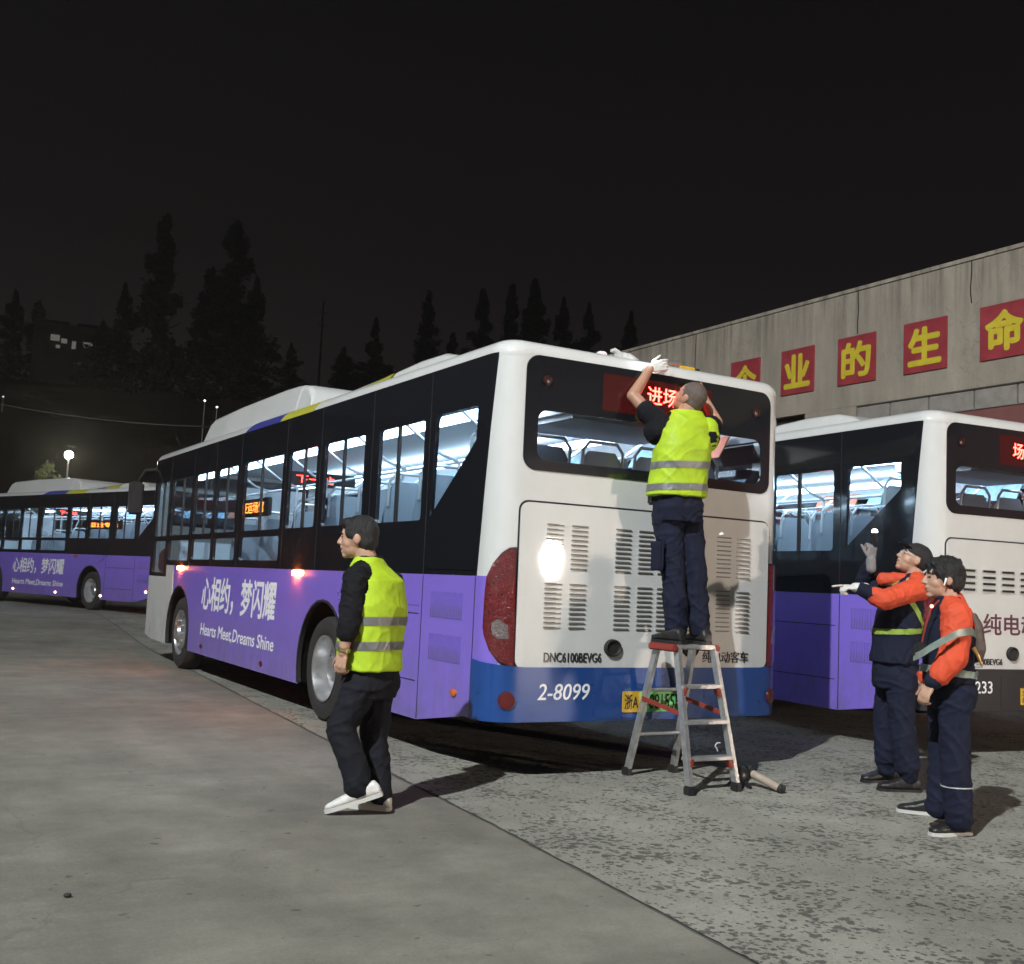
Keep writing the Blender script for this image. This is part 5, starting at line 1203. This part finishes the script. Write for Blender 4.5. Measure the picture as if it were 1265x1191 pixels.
def watching_man():
    A = on_ground(1172, 1030); J = Jf(A); B_ = Vector((A.x, A.y, 0))
    t = thing('person', 'bareheaded worker in orange and navy jacket with mint reflective belts, arm hanging down', 'person', B_)
    F = (-RH*cos(R(12))+FH*sin(R(12))); L = Z.cross(F)
    Fh = (-RH*.97+FH*.10+Z*.04).normalized(); Lh = Z.cross(Fh).normalized(); Uh = Fh.cross(Lh)
    hc = J(1166, 714); hs = 1.02
    hip, ws, chs, shd, nk = J(1174, 852), J(1171, 818), J(1172, 785), J(1176, 757), J(1172, 738)
    sl, sr = J(1182, 762, -.15), J(1172, 758, .16)
    el, wl = J(1178, 812, -.20), J(1150, 845, -.20); er, wr_ = J(1166, 812, .20), J(1140, 842, .20)
    hl, hr = J(1180, 858, -.08), J(1168, 858, .09)
    kl, al = J(1180, 938, -.09), J(1184, 1012, -.08); kr, ar_ = J(1166, 935, .09), J(1160, 995, .08)
    def body(bm):
        head_shapes(bm, hc, Fh, Uh, hs, .0, J(1172, 748))
        loft(bm, [(hip-Z*.04, L, .12, F, .10), (ws, L, .14, F, .105), (chs, L, .16, F, .11), (shd, L, .15, F, .08), (nk-Z*.02, L, .07, F, .06)])
        for s_, e_, w1 in ((sl, el, wl), (sr, er, wr_)): cap(bm, s_, e_, .046, .040); cap(bm, e_, w1, .040, .030)
        for h_, k_, a_ in ((hl, kl, al), (hr, kr, ar_)): cap(bm, h_, k_, .075, .052); cap(bm, k_, a_, .052, .038)
        hand_shapes(bm, wl, (J(1138, 866, -.20)-wl), RH*.8+FH*.5, .92, 36, False, -1); hand_shapes(bm, wr_, -Z-RH*.2, RH, .92, 36, False, 1)
    skin_obj('body', body, .0055, SKIN, t, B_, 2)
    face_parts(t, B_, hc, Fh, Uh, hs); hair_obj(t, B_, hc, Fh, Uh, hs*1.04, HAIR, amp=.012)
    P = lambda f, l, u: hc-B_+(Fh*f+Lh*l+Uh*u)*hs
    bm = bmesh.new(); tube(bm, [P(.012, .090, -.004), P(.014, .092, -.012), P(.022, .090, -.045)], [.007, .006, .0035], 8); finish('earbud', bm, TXTW, t)
    def jacket(bm):
        loft(bm, [(J(1172, 842), L, .175, F, .140), (ws, L, .175, F, .142), (chs, L, .180, F, .142), (shd-Z*.02, L, .175, F, .11), (nk-Z*.03, L, .09, F, .08), (nk+Z*.01, L, .072, F, .066)])
    jk = skin_obj('jacket', jacket, .007, NAVY, t, B_, 3, (.008, (6, 6, 9), True))
    def slv(bm):
        ell(bm, sl+Z*.0, (.088, .085, .085)); cap(bm, nk.lerp(sl, .35)-Z*.01, sl, .066, .084); cap(bm, sl, el, .086, .078); cap(bm, el, el.lerp(wl, .62), .078, .066); cap(bm, nk-Z*.03+RH*.03, J(1192, 775, -.05), .07, .075)
    skin_obj('orange_sleeve', slv, .0065, ORNG, t, B_, 3, (.007, (8, 8, 10), True))
    def cuf(bm): cap(bm, el.lerp(wl, .66), el.lerp(wl, .90), .058, .050)
    skin_obj('cuff', cuf, .008, NAVY, t, B_, 3, (.004, (12, 12, 12), True))
    def slv2(bm): ell(bm, sr, (.08, .08, .08)); cap(bm, sr, er, .078, .068); cap(bm, er, er.lerp(wr_, .8), .066, .056)
    skin_obj('sleeve', slv2, .0065, ORNG, t, B_, 3, (.008, (9, 9, 9), True))
    # diagonal belt, waist belt, harness pack on the back
    def ring(name, pts, wd, m, par=t):
        bm = bmesh.new(); prev = None; rows = []
        for i, p in enumerate(pts):
            rows.append((bm.verts.new(p-B_+Z*wd), bm.verts.new(p-B_-Z*wd)))
        for a, b in zip(rows, rows[1:]): bm.faces.new((a[0], a[1], b[1], b[0]))
        bmesh.ops.solidify(bm, geom=bm.faces[:], thickness=.006); return finish(name, bm, m, par)
    ring('diagonal_belt', [J(1128, 812, -.12), J(1136, 809, -.19), J(1150, 800, -.26), J(1166, 791, -.295), J(1184, 782, -.30), J(1200, 780, -.24), J(1206, 784, -.12), J(1206, 790, .02)], .021, MINT)
    band(jk, 'waist_belt', J(1165, 828)-B_, Z+RH*.10, .022, MINT, jk, .010)
    bm = bmesh.new(); tube(bm, [q-B_ for q in (J(1160, 742, -.10), J(1150, 752, -.13), J(1143, 775, -.13), J(1138, 800, -.10))], .006, 6); finish('lanyard', bm, REDP, t)
    bm = bmesh.new(); ell(bm, J(1151, 749, -.135)-B_, (.010, .010, .010)); finish('clip_lamp', bm, mat('clip_lamp_glow', (.9, .2, .1), .4, emit=(1, .35, .2), estr=5), t)
    bm = bmesh.new(); box(bm, J(1136, 803, -.13)-B_, (.07, .05, .09), rotm3(), .014); finish('chest_radio', bm, DARK, t)
    def pk(bm): loft(bm, [(J(1204, 818, -.02), L, .10, F, .03), (J(1206, 800, -.02), L, .12, F, .045), (J(1204, 775, -.02), L, .11, F, .04), (J(1200, 758, -.02), L, .07, F, .025)])
    pkk = skin_obj('harness_pack', pk, .008, mat('brown_webbing', (.10, .07, .055), .7, var=.4, vscale=18), t, B_, 3, (.006, (14, 14, 14), True))
    bm = bmesh.new(); tube(bm, [q-B_ for q in (J(1202, 800, -.16), J(1207, 808, -.17), J(1213, 822, -.16))], [.014, .010, .007], 10); finish('carabiner_grip', bm, mat('brass', (.5, .30, .10), .35, metal=.7), pkk)
    bm = bmesh.new(); c0 = J(1209, 822, -.16)-B_; tube(bm, [c0+RH*(.022*cos(a))+Z*(.012*sin(a)) for a in [2*pi*k/16 for k in range(17)]], .005, 6); finish('ring', bm, RIM, pkk)
    def trou(bm):
        loft(bm, [(J(1173, 835), L, .155, F, .125), (hip, L, .175, F, .145), (hip-Z*.10, L, .16, F, .135)])
        for h_, k_, a_ in ((hl, kl, al), (hr, kr, ar_)): cap(bm, h_, k_, .102, .084); cap(bm, k_, a_+Z*.0, .084, .078)
    tr = skin_obj('trousers', trou, .0075, NAVY, t, B_, 4, (.008, (5, 5, 9), True))
    band(tr, 'reflective_piping', J(1185, 971, -.08)-B_, Z, .0035, TXTW, tr, .004, pred=lambda c: c.dot(L) > .0)
    for (hx, tx) in (((1197, 1031), (1150, 1033)), ((1166, 1009), (1122, 1004))):
        h_ = on_ground(*hx); t_ = on_ground(*tx); t_ = h_+(t_-h_).normalized()*.27; shoe(t, B_, h_, t_, .047, .088, SHOEB, SOLEW)
def rotm3(): return Matrix.Rotation(R(-30), 3, 'Z')
watching_man()
# pebbles lying on the apron
for k, (px, py) in enumerate(((83, 1109),)):
    p = on_ground(px, py); bm = bmesh.new(); ell(bm, (0, 0, .010), (.016, .012, .009)); o = finish('pebble', bm, mat('dark_pebble', (.02, .02, .02), .8)); o.location = p; o.rotation_euler = (0, 0, k)
    tag(o, 'small dark pebble lying on the smooth concrete', 'pebble')

bpy.data.scenes.remove(TMP)

# ------------------------------------------------------------------ night haze over the yard
bm = bmesh.new(); box(bm, (0, 0, 13.6), (660, 660, 30)); hz_ = finish('haze', bm, None, smooth=False); hz_['kind'] = 'stuff'
hm = bpy.data.materials.new('haze_air'); hm.use_nodes = True; n = hm.node_tree; n.nodes.clear(); o_ = n.nodes.new('ShaderNodeOutputMaterial'); pv = n.nodes.new('ShaderNodeVolumePrincipled')
pv.inputs['Color'].default_value = (.9, .9, .9, 1); pv.inputs['Density'].default_value = .0038; pv.inputs['Anisotropy'].default_value = .82; n.links.new(pv.outputs[0], o_.inputs['Volume']); hz_.data.materials.append(hm)
